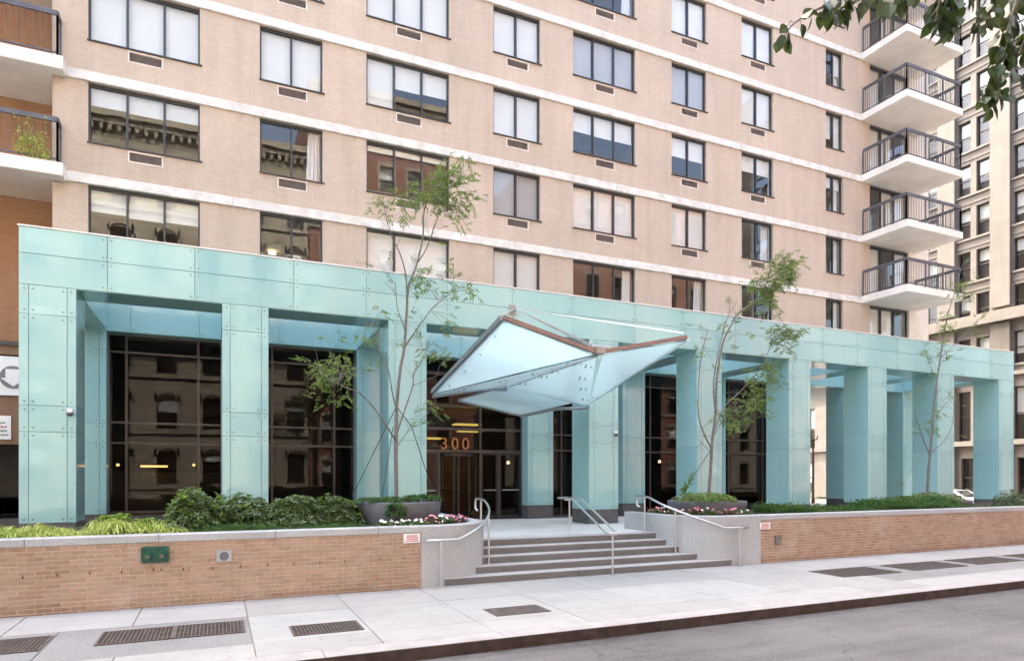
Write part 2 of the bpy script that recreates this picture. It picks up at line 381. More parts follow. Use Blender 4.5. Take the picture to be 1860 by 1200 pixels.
# ------------------------------------------------------------------ mesh helpers
W = {}                       # world position of every object's origin
class MB:
    def __init__(s): s.v = []; s.f = []; s.mi = []
    def quad(s, a, b, c, d, mi=0):
        i = len(s.v); s.v += [tuple(a), tuple(b), tuple(c), tuple(d)]; s.f.append((i, i + 1, i + 2, i + 3)); s.mi.append(mi)
    def tri(s, a, b, c, mi=0):
        i = len(s.v); s.v += [tuple(a), tuple(b), tuple(c)]; s.f.append((i, i + 1, i + 2)); s.mi.append(mi)
    def box(s, x0, x1, y0, y1, z0, z1, mi=0):
        i = len(s.v)
        s.v += [(x0, y0, z0), (x1, y0, z0), (x1, y1, z0), (x0, y1, z0), (x0, y0, z1), (x1, y0, z1), (x1, y1, z1), (x0, y1, z1)]
        for q in ((0, 3, 2, 1), (4, 5, 6, 7), (0, 1, 5, 4), (1, 2, 6, 5), (2, 3, 7, 6), (3, 0, 4, 7)):
            s.f.append(tuple(i + k for k in q)); s.mi.append(mi)
        return s
    def bev(s, x0, x1, y0, y1, z0, z1, b=0.006, mi=0):
        """box whose front (-Y), side and top edges are chamfered"""
        i = len(s.v)
        s.v += [(x0 + b, y0, z0 + b), (x1 - b, y0, z0 + b), (x1 - b, y0, z1 - b), (x0 + b, y0, z1 - b),
                (x0, y0 + b, z0), (x1, y0 + b, z0), (x1, y0 + b, z1), (x0, y0 + b, z1),
                (x0, y1, z0), (x1, y1, z0), (x1, y1, z1), (x0, y1, z1)]
        for q in ((0, 1, 2, 3), (4, 5, 1, 0), (5, 6, 2, 1), (6, 7, 3, 2), (7, 4, 0, 3), (8, 9, 5, 4), (9, 10, 6, 5), (10, 11, 7, 6), (11, 8, 4, 7), (11, 10, 9, 8)):
            s.f.append(tuple(i + k for k in q)); s.mi.append(mi)
        return s
    def bevtop(s, x0, x1, y0, y1, z0, z1, b=0.008, mi=0):
        i = len(s.v)
        s.v += [(x0, y0, z0), (x1, y0, z0), (x1, y1, z0), (x0, y1, z0), (x0, y0, z1 - b), (x1, y0, z1 - b), (x1, y1, z1 - b), (x0, y1, z1 - b),
                (x0 + b, y0 + b, z1), (x1 - b, y0 + b, z1), (x1 - b, y1 - b, z1), (x0 + b, y1 - b, z1)]
        for q in ((0, 1, 5, 4), (1, 2, 6, 5), (2, 3, 7, 6), (3, 0, 4, 7), (4, 5, 9, 8), (5, 6, 10, 9), (6, 7, 11, 10), (7, 4, 8, 11), (8, 9, 10, 11), (3, 2, 1, 0)):
            s.f.append(tuple(i + k for k in q)); s.mi.append(mi)
        return s
    def prism(s, pts, d, mi=0):
        """polygon (3-D points, flat) swept by vector d"""
        n = len(pts); i = len(s.v); d = Vector(d)
        s.v += [tuple(p) for p in pts] + [tuple(Vector(p) + d) for p in pts]
        s.f.append(tuple(i + k for k in range(n - 1, -1, -1))); s.mi.append(mi)
        s.f.append(tuple(i + n + k for k in range(n))); s.mi.append(mi)
        for k in range(n):
            k2 = (k + 1) % n
            s.f.append((i + k, i + k2, i + n + k2, i + n + k)); s.mi.append(mi)
        return s
    def tube(s, pts, r, n=8, mi=0, r2=None, cap=True):
        pts = [Vector(p) for p in pts]; m = len(pts); i0 = len(s.v); up = None
        for k, p in enumerate(pts):
            d = (pts[min(k + 1, m - 1)] - pts[max(k - 1, 0)])
            if d.length < 1e-9: d = Vector((0, 0, 1))
            d.normalize()
            if up is None: up = Vector((0, 0, 1)) if abs(d.z) < 0.9 else Vector((1, 0, 0))
            x = d.cross(up)
            if x.length < 1e-5: x = d.orthogonal()
            x.normalize(); y = x.cross(d).normalized(); up = y
            rr = r if r2 is None else r + (r2 - r) * k / max(1, m - 1)
            for j in range(n):
                a = 2 * math.pi * j / n
                s.v.append(tuple(p + x * (rr * math.cos(a)) + y * (rr * math.sin(a))))
        for k in range(m - 1):
            for j in range(n):
                j2 = (j + 1) % n
                s.f.append((i0 + k * n + j, i0 + k * n + j2, i0 + (k + 1) * n + j2, i0 + (k + 1) * n + j)); s.mi.append(mi)
        if cap:
            s.f.append(tuple(i0 + j for j in range(n - 1, -1, -1))); s.mi.append(mi)
            s.f.append(tuple(i0 + (m - 1) * n + j for j in range(n))); s.mi.append(mi)
        return s
    def bar(s, a, b, w, h, mi=0):
        """rectangular bar from a to b, w across, h high"""
        a, b = Vector(a), Vector(b); d = (b - a).normalized()
        x = d.cross(Vector((0, 0, 1)))
        if x.length < 1e-4: x = Vector((1, 0, 0))
        x.normalize(); y = x.cross(d).normalized()
        x *= w / 2; y *= h / 2
        return s.prism([a - x - y, a + x - y, a + x + y, a - x + y], b - a, mi)
    def lathe(s, c, prof, n=24, mi=0):
        i0 = len(s.v)
        for r, z in prof:
            for j in range(n):
                a = 2 * math.pi * j / n
                s.v.append((c[0] + r * math.cos(a), c[1] + r * math.sin(a), c[2] + z))
        for k in range(len(prof) - 1):
            for j in range(n):
                j2 = (j + 1) % n
                s.f.append((i0 + k * n + j, i0 + k * n + j2, i0 + (k + 1) * n + j2, i0 + (k + 1) * n + j)); s.mi.append(mi)
        return s
    def disc_y(s, x, y, z, r, depth, n=12, mi=0):
        """a short cylinder whose round face looks to -Y"""
        return s.prism([(x + r * math.cos(2 * math.pi * k / n), y, z + r * math.sin(2 * math.pi * k / n)) for k in range(n)], (0, depth, 0), mi)
    def leaf(s, p, d, ln, wd, mi=0, fold=0.25):
        d = d.normalized()
        x = d.cross(Vector((R.uniform(-.5, .5), R.uniform(-.5, .5), 1)))
        if x.length < 1e-3: x = d.orthogonal()
        x.normalize(); n = x.cross(d)
        a = p; t = p + d * ln - Vector((0, 0, ln * 0.15)); m = p + d * (ln * 0.5)
        l = m - x * (wd / 2) + n * (wd * fold); r = m + x * (wd / 2) + n * (wd * fold)
        i = len(s.v); s.v += [tuple(a), tuple(r), tuple(t), tuple(l)]
        s.f += [(i, i + 1, i + 2), (i, i + 2, i + 3)]; s.mi += [mi, mi]

def smooth_path(pts, n=6):
    pts = [Vector(p) for p in pts]; out = []
    for i in range(len(pts) - 1):
        p0, p1, p2, p3 = pts[max(i - 1, 0)], pts[i], pts[i + 1], pts[min(i + 2, len(pts) - 1)]
        for k in range(n):
            t = k / n
            out.append(0.5 * ((2 * p1) + (p2 - p0) * t + (2 * p0 - 5 * p1 + 4 * p2 - p3) * t * t + (3 * p1 - p0 - 3 * p2 + p3) * t ** 3))
    out.append(pts[-1]); return out
def tag(o, label=None, cat=None, group=None, kind=None):
    if label: o['label'] = label
    if cat: o['category'] = cat
    if group: o['group'] = group
    if kind: o['kind'] = kind
    return o
def link(o, loc, parent=None):
    loc = Vector(loc)
    col.objects.link(o); o.location = loc; W[o] = loc
    if parent is not None:
        o.parent = parent; o.matrix_parent_inverse = Matrix.Translation(-W[parent])
    return o
def mesh_of(name, mb, mats, org, smooth=False):
    me = bpy.data.meshes.new(name)
    ox, oy, oz = org
    me.from_pydata([(x - ox, y - oy, z - oz) for x, y, z in mb.v], [], mb.f)
    for m in (mats if isinstance(mats, (list, tuple)) else [mats]):
        me.materials.append(M[m])
    if any(mb.mi): me.polygons.foreach_set('material_index', mb.mi)
    if smooth: me.polygons.foreach_set('use_smooth', [True] * len(mb.f))
    me.update()
    return me
def obj(name, mb, mats, parent=None, smooth=False, org=None):
    if org is None:
        xs, ys, zs = zip(*mb.v)
        org = ((min(xs) + max(xs)) / 2, (min(ys) + max(ys)) / 2, min(zs))
    return link(bpy.data.objects.new(name, mesh_of(name, mb, mats, org, smooth)), org, parent)
def empty(name, loc, label=None, cat=None, group=None, parent=None):
    o = bpy.data.objects.new(name, None); o.empty_display_size = 0.3
    link(o, loc, parent)
    return tag(o, label, cat, group)
SHARED = {}
def boxobj(name, x0, x1, y0, y1, z0, z1, mat, parent=None, b=0.0):
    """a box object; alike sizes share one mesh"""
    sx, sy, sz = round(x1 - x0, 4), round(y1 - y0, 4), round(z1 - z0, 4)
    key = (sx, sy, sz, mat, b)
    if key not in SHARED:
        mb = MB()
        (mb.bev(0, sx, 0, sy, 0, sz, b) if b else mb.box(0, sx, 0, sy, 0, sz))
        SHARED[key] = mesh_of(name, mb, mat, (0, 0, 0))
    return link(bpy.data.objects.new(name, SHARED[key]), (x0, y0, z0), parent)
def wall_holes(mb, x0, x1, z0, z1, holes, y0, y1, flip=False, mi=0, swap=False):
    """front face (at y0) of a wall with rectangular openings and their reveals back to y1; swap: wall runs along Y at x=y0"""
    def P(x, y, z): return (y, x, z) if swap else (x, y, z)
    xs = sorted({x0, x1} | {h[0] for h in holes} | {h[1] for h in holes})
    zs = sorted({z0, z1} | {h[2] for h in holes} | {h[3] for h in holes})
    xs = [x for x in xs if x0 <= x <= x1]; zs = [z for z in zs if z0 <= z <= z1]
    for i in range(len(xs) - 1):
        for j in range(len(zs) - 1):
            cx, cz = (xs[i] + xs[i + 1]) / 2, (zs[j] + zs[j + 1]) / 2
            if any(h[0] < cx < h[1] and h[2] < cz < h[3] for h in holes): continue
            mb.quad(P(xs[i], y0, zs[j]), P(xs[i + 1], y0, zs[j]), P(xs[i + 1], y0, zs[j + 1]), P(xs[i], y0, zs[j + 1]), mi)
    for a, b, c, d in holes:
        mb.quad(P(a, y0, c), P(a, y1, c), P(b, y1, c), P(b, y0, c), mi)
        mb.quad(P(a, y0, d), P(b, y0, d), P(b, y1, d), P(a, y1, d), mi)
        mb.quad(P(a, y0, c), P(a, y0, d), P(a, y1, d), P(a, y1, c), mi)
        mb.quad(P(b, y0, c), P(b, y1, c), P(b, y1, d), P(b, y0, d), mi)

# ------------------------------------------------------------------ levels and planes (metres)
Y_WALL, Y_ARC, Y_ARC_B, Y_IN, Y_GL, Y_FAC = 12.46, 16.9, 17.95, 21.15, 21.7, 21.8
Z_PL, Z_IN, Z_SOIL, Z_COP = 0.75, 0.62, 1.08, 1.21
Z_SOF, Z_TOP = 6.25, 7.47
HEADS = [10.40, 13.30, 16.18, 19.10, 22.00, 24.90, 27.80, 30.70]
WIN_H, COURSE = 1.69, 0.28
COLS = [-3.83, 0.10, 4.06, 10.10, 14.12, 18.14, 22.12, 26.12, 30.14]
CW = 1.03

# ================================================================== SETTING
mb = MB(); mb.quad((-300, -300, -0.15), (400, -300, -0.15), (400, 400, -0.15), (-300, 400, -0.15))
tag(obj('road', mb, 'asphalt'), 'grey worn asphalt roadway in front of the kerb', 'road', kind='structure')

# sidewalk: a bed with individual flags
sw = MB(); sw.box(-30, 36, 8.29, 22.5, -0.14, -0.03)
sidewalk = tag(obj('sidewalk', sw, 'mortar'), 'pale concrete sidewalk of large flags', 'sidewalk', kind='structure')
XJ = [0.43 + 1.57 * k for k in range(-14, 23)]
def flag(x0, x1, y0, y1, mat='sidewalk_concrete', z=0.0):
    g = 0.006
    mb = MB(); mb.bevtop(x0 + g, x1 - g, y0 + g, y1 - g, -0.1, z, 0.005)
    return obj('paving_flag', mb, mat, sidewalk)
def in_agg(x): return -30 < x < 0.40 or 12.25 < x < 36
for i in range(len(XJ) - 1):
    a, b = XJ[i], XJ[i + 1]
    if b < -8 or a > 27:
        if i % 2 == 0: flag(a, XJ[min(i + 2, len(XJ) - 1)], 8.56, Y_WALL)
        continue
    dz = R.uniform(-0.003, 0.003)
    flag(a, b, 8.56, 9.25, z=dz)
    flag(a, b, 11.05, Y_WALL + 0.25, z=-dz)
    if not in_agg((a + b) / 2): flag(a, b, 9.25, 11.05, z=dz * 0.5)
for a, b in ((-8, -5.1), (-5.1, -2.03), (-2.03, 0.43), (12.25, 14.5), (14.5, 16.95), (16.95, 19.4), (19.4, 21.9), (21.9, 24.4), (24.4, 27)):
    flag(a, b, 9.25, 11.05, 'aggregate', -0.004)
kb = MB(); kb.box(-60, 60, 8.13, 8.165, -0.2, 0.004)
kerb = tag(obj('kerb', kb, 'kerb_steel'), 'dark brown steel-faced kerb along the road', 'kerb', kind='structure')
x = -30.0
while x < 40:
    mb = MB(); mb.bevtop(x + 0.004, x + 2.396, 8.17, 8.555, -0.12, 0.0, 0.006); obj('kerb_stone', mb, 'kerb_top', kerb); x += 2.4

# gratings let into the sidewalk
def grating(x0, x1, y0, y1, label, split=False, bars=0.05):
    t = empty('sidewalk_grating', ((x0 + x1) / 2, (y0 + y1) / 2, 0), label, 'grating', 'gratings in the sidewalk')
    mb = MB(); mb.box(x0, x1, y0, y1, -0.003, 0.003); obj('hole_shade', mb, 'hole_shade', t)  # flat dark sheet painted as the shade below the bars, no real shaft
    mb = MB(); w = 0.025
    mb.box(x0, x1, y0, y0 + w, 0.0035, 0.012); mb.box(x0, x1, y1 - w, y1, 0.0035, 0.012)
    mb.box(x0, x0 + w, y0 + w, y1 - w, 0.0035, 0.012); mb.box(x1 - w, x1, y0 + w, y1 - w, 0.0035, 0.012)
    if split:
        xm = (x0 + x1) / 2; mb.box(xm - w, xm + w, y0 + w, y1 - w, 0.0035, 0.0125)
    obj('frame', mb, 'iron', t)
    mb = MB(); yy = y0 + w + bars
    while yy < y1 - w:
        mb.box(x0 + w, x1 - w, yy, yy + 0.012, 0.004, 0.010); yy += bars
    xx = x0 + w + bars
    while xx < x1 - w:
        mb.box(xx, xx + 0.012, y0 + w, y1 - w, 0.004, 0.0106); xx += bars
    tag(obj('bars', mb, 'iron', t), kind='stuff')
grating(-1.46, 0.36, 9.95, 10.75, 'long brown double grating in the sidewalk below the green hose box', True)
grating(-4.1, -2.05, 9.95, 10.80, 'brown grating cut off by the left edge of the picture')
grating(0.95, 1.92, 9.42, 10.05, 'small grating in the sidewalk left of the steps')
grating(3.98, 4.94, 9.46, 10.03, 'small solid-looking grating in front of the steps', bars=0.03)
grating(12.35, 14.2, 10.0, 10.95, 'grating nearest the steps in the right-hand row', bars=0.06)
grating(14.75, 16.7, 10.05, 10.95, 'second grating from the steps in the right-hand row', bars=0.06)
grating(17.2, 19.1, 10.1, 10.95, 'third grating from the steps in the right-hand row', bars=0.06)
grating(19.7, 21.6, 10.1, 10.95, 'farthest grating of the right-hand row, at the picture edge', bars=0.06)

# plaza slab between the planting beds, falling slightly to the doors
mb = MB()
def slab(x0, x1, y0, y1, z0, z1):
    mb.prism([(x0, y0, -0.1), (x0, y0, z0), (x0, y1, z1), (x0, y1, -0.1)], (x1 - x0, 0, 0))
slab(4.5, 11.2, 14.10, 17.9, Z_PL, Z_PL); slab(4.5, 11.2, 17.9, 22.3, Z_PL, Z_IN); slab(11.2, 36, 16.6, 22.3, Z_PL - 0.01, Z_IN)
slab(22, 36, 22.3, 60, Z_IN, Z_IN)
tag(obj('plaza', mb, 'plaza_concrete'), 'grey concrete landing between the steps and the doors', 'landing', kind='structure')

# ================================================================== APARTMENT BUILDING
bld = empty('apartment_building', (10, 24, 0), 'pink-beige brick apartment block with white floor bands and sliding windows above the glass arcade', 'building')
WINS = [(-3.33, -0.48, 3), (1.20, 3.09, 2), (4.50, 7.38, 3), (9.04, 10.92, 2), (12.32, 15.14, 3), (16.92, 18.71, 2), (20.63, 22.44, 2), (25.70, 26.82, 2)]
XL, XR = -4.17, 28.65
ROWS_VIS = {0: (0, 1, 2, 3), 1: (0, 1, 2, 3), 2: (0, 1, 2, 3), 3: (0, 1, 2, 3), 4: (0, 1, 2, 3, 4), 5: (0, 1, 2, 3, 4), 6: (0, 1, 2, 3, 4, 5), 7: (0, 1, 2, 3, 4, 5)}
holes = []
for wi, (a, b, n) in enumerate(WINS):
    for r in ROWS_VIS[wi]: holes.append((a, b, HEADS[r] - WIN_H, HEADS[r]))
gr_holes = []
for wi, (a, b, n) in enumerate(WINS):
    if wi == 7: continue
    for r in ROWS_VIS[wi]:
        if r == 0: continue
        c = (a + b) / 2 + (0.02 if n == 2 else 0.0)
        gr_holes.append((c - 0.45, c + 0.45, HEADS[r] - WIN_H - 0.39, HEADS[r] - WIN_H - 0.06))
mb = MB()
wall_holes(mb, XL, XR, 6.3, 36, holes + gr_holes, Y_FAC, Y_FAC + 0.32)
mb.quad((XL, Y_FAC, 0), (XL, 24.0, 0), (XL, 24.0, 36), (XL, Y_FAC, 36))                       # left return into the balcony recess
mb.quad((XL, Y_FAC + 0.0, 6.3), (XR, Y_FAC + 0.0, 6.3), (XR, Y_FAC + 0.5, 6.3), (XL, Y_FAC + 0.5, 6.3))
obj('wall', mb, 'facade_brick', bld)
mb = MB()                                                                                     # the rest of the block
mb.quad((-45, 23.6, 5.75), (XL, 23.6, 5.75), (XL, 23.6, 36), (-45, 23.6, 36))
obj('recess_wall', mb, 'recess_brick', bld)
mb = MB()
mb.quad((-45, 50, 0), (33, 50, 0), (33, 50, 36), (-45, 50, 36)); mb.quad((-45, 21.9, 36), (33, 21.9, 36), (33, 50, 36), (-45, 50, 36))
mb.quad((33, 22.0, 6.3), (33, 50, 6.3), (33, 50, 36), (33, 22.0, 36)); mb.quad((-45, 22, 0), (-45, 50, 0), (-45, 50, 36), (-45, 22, 36))
obj('outer_shell', mb, 'facade_brick', bld)
# floors and party walls behind the windows
mb = MB()
for z in [6.4, 7.5] + [h + 0.12 for h in HEADS]:
    mb.box(XL, 33, Y_FAC + 0.33, 27.0, z - 0.1, z + 0.14)
mb.box(XL, 33, 27.0, 27.2, 6.5, 36)
edges = [XL + 0.01] + [(WINS[i][1] + WINS[i + 1][0]) / 2 for i in range(7)] + [27.6, 32.9]
for e in edges: mb.box(e, e + 0.1, Y_FAC + 0.33, 27.0, 6.5, 33)
obj('interior_walls', mb, 'room_plaster', bld)
# white floor bands, in lengths
for r, h in enumerate(HEADS):
    xs = [XL + 0.002] + [XL + 4.6 * k for k in range(1, 8)] 
    xs = [x for x in xs if x < 27.2] + [28.04]
    for i in range(len(xs) - 1):
        mb = MB(); mb.bev(xs[i] + 0.003, xs[i + 1] - 0.003, Y_FAC - 0.07, Y_FAC + 0.05, h + 0.003, h + COURSE, 0.012); obj('floor_band', mb, 'course_concrete', bld)

# one window: frame, panes, blinds
def frame_mesh(w, n, uneven=None):
    key = ('frame', round(w, 2), n, uneven)
    if key in SHARED: return SHARED[key]
    mb = MB(); h = WIN_H; f = 0.05
    mb.box(0, w, 0, 0.08, 0, f); mb.box(0, w, 0, 0.08, h - f - 0.03, h); mb.box(0, f, 0, 0.08, f, h - f - 0.03); mb.box(w - f, w, 0, 0.08, f, h - f - 0.03)
    for x in splits(w, n, uneven)[1:-1]: mb.box(x - 0.026, x + 0.026, -0.004, 0.085, f, h - f - 0.03)
    mb.box(-0.02, w + 0.06, -0.14, 0.0, -0.035, -0.002)
    SHARED[key] = mesh_of('window', mb, 'frame_metal', (0, 0, 0)); return SHARED[key]
def splits(w, n, uneven):
    if uneven: return [0.0] + [w * q for q in uneven] + [w]
    return [w * k / n for k in range(n + 1)]
# per window: blind drop for each pane (0..1), 'g' grey blind, 'c' curtain on the right, 'l' lit room
LOOK = {(0, 0): ((.38, .42, .40), 'l'), (0, 1): ((.30, .30, .30), ''), (0, 2): ((1, 1, 1), ''), (0, 3): ((1, 1, 1), ''),
        (1, 0): ((0, 0), 'l'), (1, 1): ((0, 0), 'c'), (1, 2): ((1, 1), ''), (1, 3): ((1, 1), ''),
        (2, 0): ((1, 1), 'u'), (2, 1): ((.12, .10, .10), ''), (2, 2): ((1, .48, .46), ''), (2, 3): ((1, 1, 1), ''),
        (3, 0): ((.80, .80), ''), (3, 1): ((1, 1), 'g'), (3, 2): ((1, 1), ''), (3, 3): ((1, 1), ''),
        (4, 0): ((0, 0, 0), 'c'), (4, 1): ((1, 1, 1), ''), (4, 2): ((.45, .45, .45), ''), (4, 3): ((1, 1, 1), 'g'), (4, 4): ((.2, .2, .2), 'c'),
        (5, 0): ((0, 0), 'c'), (5, 1): ((1, 1), ''), (5, 2): ((.46, .46), ''), (5, 3): ((1, 1), 'g'), (5, 4): ((1, 1), ''),
        (6, 0): ((0, 0), ''), (6, 1): ((0, 0), 'c'), (6, 2): ((.42, .42), ''), (6, 3): ((1, 1), ''), (6, 4): ((1, 1), ''), (6, 5): ((1, 1), ''),
        (7, 0): ((0, 0), 'c'), (7, 1): ((0, 0), 'c'), (7, 2): ((.3, .3), 'c'), (7, 3): ((.7, 1), ''), (7, 4): ((0, .6), 'c'), (7, 5): ((.5, .5), '')}
def curtain_mesh(x0, x1, y, z0, z1, lean=0.0):
    mb = MB(); n = 16; pr = None
    for k in range(n + 1):
        q = k / n; yy = y + 0.025 * math.sin(q * 22)
        p = (x0 + (x1 - x0) * q, yy, z1), (x0 + (x1 - x0) * q - lean * (1 - q), yy, z0)
        if pr: mb.quad(pr[1], p[1], p[0], pr[0])
        pr = p
    return mb
for wi, (a, b, n) in enumerate(WINS):
    for r in ROWS_VIS[wi]:
        drops, fl = LOOK[(wi, r)]
        un = (0.335,) if 'u' in fl else None
        nn = 2 if un else n
        z0 = HEADS[r] - WIN_H; w = b - a; yf = Y_FAC + 0.09
        wo_ = link(bpy.data.objects.new('window', frame_mesh(w, nn, un)), (a, yf, z0), bld)
        sp = splits(w, nn, un)
        for k in range(nn):
            boxobj('pane', a + sp[k] + 0.03, a + sp[k + 1] - 0.03, yf + (0.03 if k % 2 else 0.045), yf + (0.034 if k % 2 else 0.049), z0 + 0.045, z0 + WIN_H - 0.075, 'window_glass', wo_)
            d = drops[k] if k < len(drops) else drops[-1]
            if d > 0:
                d = min(1, d + R.uniform(-.02, .02))
                zt = z0 + WIN_H - 0.06; zb = zt - d * (WIN_H - 0.10)
                mb = MB(); mb.box(a + sp[k] + 0.035, a + sp[k + 1] - 0.035, yf + 0.13, yf + 0.137, zb, zt); mb.box(a + sp[k] + 0.035, a + sp[k + 1] - 0.035, yf + 0.124, yf + 0.142, zb - 0.02, zb - 0.001)
                obj('blind', mb, 'blind_grey' if 'g' in fl else 'blind', wo_)
        if 'c' in fl:
            obj('curtain', curtain_mesh(b - 0.42, b - 0.06, yf + 0.2, z0 + 0.02, z0 + WIN_H - 0.05, 0.06), 'curtain', wo_)
        if 'l' in fl:
            mb = MB()
            if wi == 0: mb.lathe((a + 0.55, 23.6, HEADS[r] - 1.05), [(0.02, -.12), (.16, -.10), (.10, .14), (0.02, .15)], 16)
            else: mb.box(a + 0.5, a + 0.75, 25.4, 25.6, HEADS[r] - 0.10, HEADS[r] - 0.05)
            obj('lamp_shade' if wi == 0 else 'ceiling_light', mb, 'room_lamp', wo_)
            mb = MB(); mb.box(a - 0.6, b + 0.5, 26.2, 26.25, HEADS[r] - 1.2, HEADS[r] - 0.3); mb.box(a + 0.3, a + 0.9, 26.1, 26.18, z0 + 0.3, z0 + 1.1)
            obj('picture_wall', mb, 'lobby_stone', wo_)
# white tubular chair just inside the second window
q = at(532, 470, 22.75); ct = empty('chair', (q.x, 22.75, 7.642), 'white tubular high chair just inside the second window above the arcade', 'chair')
zf = 7.642; zs = zf + 1.05
mb = MB(); mb.tube(smooth_path([(q.x - .24, 22.7, zs), (q.x - .23, 22.66, zs + .55), (q.x - .16, 22.64, zs + .70), (q.x + .16, 22.64, zs + .70), (q.x + .23, 22.66, zs + .55), (q.x + .24, 22.7, zs)], 4), .020, 8); obj('backrest', mb, 'white_sign', ct, True)
mb = MB(); mb.bevtop(q.x - .25, q.x + .25, 22.7, 23.2, zs - .03, zs + .02, .01); obj('seat', mb, 'white_sign', ct)
for sx, sy in ((-1, 0), (1, 0), (-1, 1), (1, 1)):
    mb = MB(); mb.tube([(q.x + sx * .22, 22.73 + sy * .44, zf), (q.x + sx * .22, 22.73 + sy * .44, zs - .03)], .015, 6); obj('leg', mb, 'white_sign', ct)
# grilles under the windows
for (a, b, c, d) in gr_holes:
    key = 'grille'
    if key not in SHARED:
        mb = MB()
        wdt, h = 0.90, 0.33
        for k in range(9): mb.prism([(0.04, 0.02, 0.045 + k * 0.028), (0.04, 0.055, 0.065 + k * 0.028), (0.04, 0.055, 0.059 + k * 0.028), (0.04, 0.02, 0.039 + k * 0.028)], (wdt - 0.08, 0, 0))
        mb.box(0.04, wdt - 0.04, 0.07, 0.075, 0.03, h - 0.03)
        SHARED[key] = mesh_of('grille', mb, 'grille_metal', (0, 0, 0))
        mb = MB(); t = 0.038
        mb.box(0, wdt, -0.015, 0.06, 0, t); mb.box(0, wdt, -0.015, 0.06, h - t, h); mb.box(0, t, -0.015, 0.06, t, h - t); mb.box(wdt - t, wdt, -0.015, 0.06, t, h - t)
        SHARED['grille_trim'] = mesh_of('trim', mb, 'grille_trim', (0, 0, 0))
    g = link(bpy.data.objects.new('grille', SHARED['grille']), (a, Y_FAC + 0.01, c), bld)
    link(bpy.data.objects.new('trim', SHARED['grille_trim']), (a, Y_FAC + 0.005, c), g)

# balconies
def railing(x0, x1, yf, yb, z, left=True, right=True, bal=0.11):
    mb = MB(); h = 1.22; s = 0.045
    runs = [((x0, yf), (x1, yf))]
    if left: runs.append(((x0, yf), (x0, yb)))
    if right: runs.append(((x1, yf), (x1, yb)))
    for (ax, ay), (bx, by) in runs:
        ln = math.hypot(bx - ax, by - ay); n = max(1, int(ln / bal))
        mb.bar((ax, ay, z + h - 0.05), (bx, by, z + h - 0.05), 0.06, 0.13)
        mb.bar((ax, ay, z + 0.10), (bx, by, z + 0.10), 0.04, 0.03)
        np_ = max(1, round(ln / 1.3))
        for k in range(np_ + 1):
            q = k / np_; px, py = ax + (bx - ax) * q, ay + (by - ay) * q
            mb.box(px - s / 2, px + s / 2, py - s / 2, py + s / 2, z + 0.001, z + h - 0.11)
        for k in range(1, n):
            q = k / n; px, py = ax + (bx - ax) * q, ay + (by - ay) * q
            mb.box(px - 0.008, px + 0.008, py - 0.008, py + 0.008, z + 0.11, z + h - 0.11)
    return mb
for r in range(6):
    z = HEADS[r] + 0.02
    mb = MB(); mb.bev(28.05, 32.0, 19.5, Y_FAC + 0.05, z, z + 0.31, 0.015)
    bal = obj('balcony', mb, 'balcony_concrete', bld)
    obj('railing', railing(28.13, 31.92, 19.58, Y_FAC - 0.05, z + 0.31), 'rail_paint', bal)
    # terrace door wall above this slab
for r in range(-1, 6):
    zb = (HEADS[r] + 0.33) if r >= 0 else 7.6
    zt = HEADS[r + 1] if r >= 0 else HEADS[0]
    mb = MB(); x0, x1 = XR + 0.01, 31.5; y = Y_FAC + 0.12
    mb.box(x0, x1, y, y + 0.08, zb, zb + 0.06); mb.box(x0, x1, y, y + 0.08, zt - 0.10, zt)
    for q in (0, .33, .66, 1.0):
        xx = x0 + (x1 - x0) * q; mb.box(max(x0, xx - 0.03), min(x1, xx + 0.03), y, y + 0.08, zb + 0.06, zt - 0.10)
    dr = obj('terrace_door', mb, 'frame_metal', bld)
    for q in range(3):
        a = x0 + (x1 - x0) * (q * .33) + 0.03; b2 = x0 + (x1 - x0) * ((q + 1) * .33) - 0.03
        boxobj('pane', a, b2, y + 0.03, y + 0.034, zb + 0.06, zt - 0.1, 'window_glass', dr)
        if (q + r) % 3 != 1:
            boxobj('blind', a + 0.02, b2 - 0.02, y + 0.14, y + 0.147, zb + 0.10 + R.uniform(0, .1), zt - 0.1, 'blind', dr)
mb = MB()
mb.box(31.5, 32.98, Y_FAC, Y_FAC + 0.4, 6.4, 36); obj('corner_pier', mb, 'balcony_concrete', bld)
mb = MB(); mb.box(22.0, 33.0, Y_FAC + 0.02, 50, 6.28, 6.39); obj('passage_ceiling', mb, 'balcony_concrete', bld)
# balconies in the recess on the left
for r in range(4):
    z = HEADS[r] - 0.05
    mb = MB(); mb.bev(-12.0, -3.84, 21.32, Y_FAC - 0.08, z, z + 0.36, 0.015); mb.box(-12.0, XL - 0.003, Y_FAC - 0.078, 23.59, z + 0.01, z + 0.35)
    bal = obj('balcony', mb, 'balcony_concrete', bld)
    obj('railing', railing(-11.9, -3.98, 21.40, Y_FAC, z + 0.36, right=True, left=False, bal=0.13), 'rail_paint', bal)
# creeper on the left balcony railing
mb = MB()
for k in range(150):
    p = Vector((R.uniform(-4.9, -4.15), 21.36 + R.uniform(-.04, .06), HEADS[0] + 0.36 + abs(R.gauss(0, .42)) % 1.1))
    for j in range(3): mb.leaf(p + Vector((R.gauss(0, .04), R.gauss(0, .03), R.gauss(0, .04))), Vector((R.gauss(0, 1), -0.6, R.gauss(0, 1))), 0.07, 0.05)
mb.tube([(-4.5, 21.55, HEADS[0] + .31), (-4.55, 21.42, HEADS[0] + .7), (-4.7, 21.38, HEADS[0] + 1.1)], 0.012, 5, 1)
tag(obj('climbing_plant', mb, ['gold_grass_leaf', 'bark']), 'yellow-green climbing plant on the lower left balcony railing', 'plant')

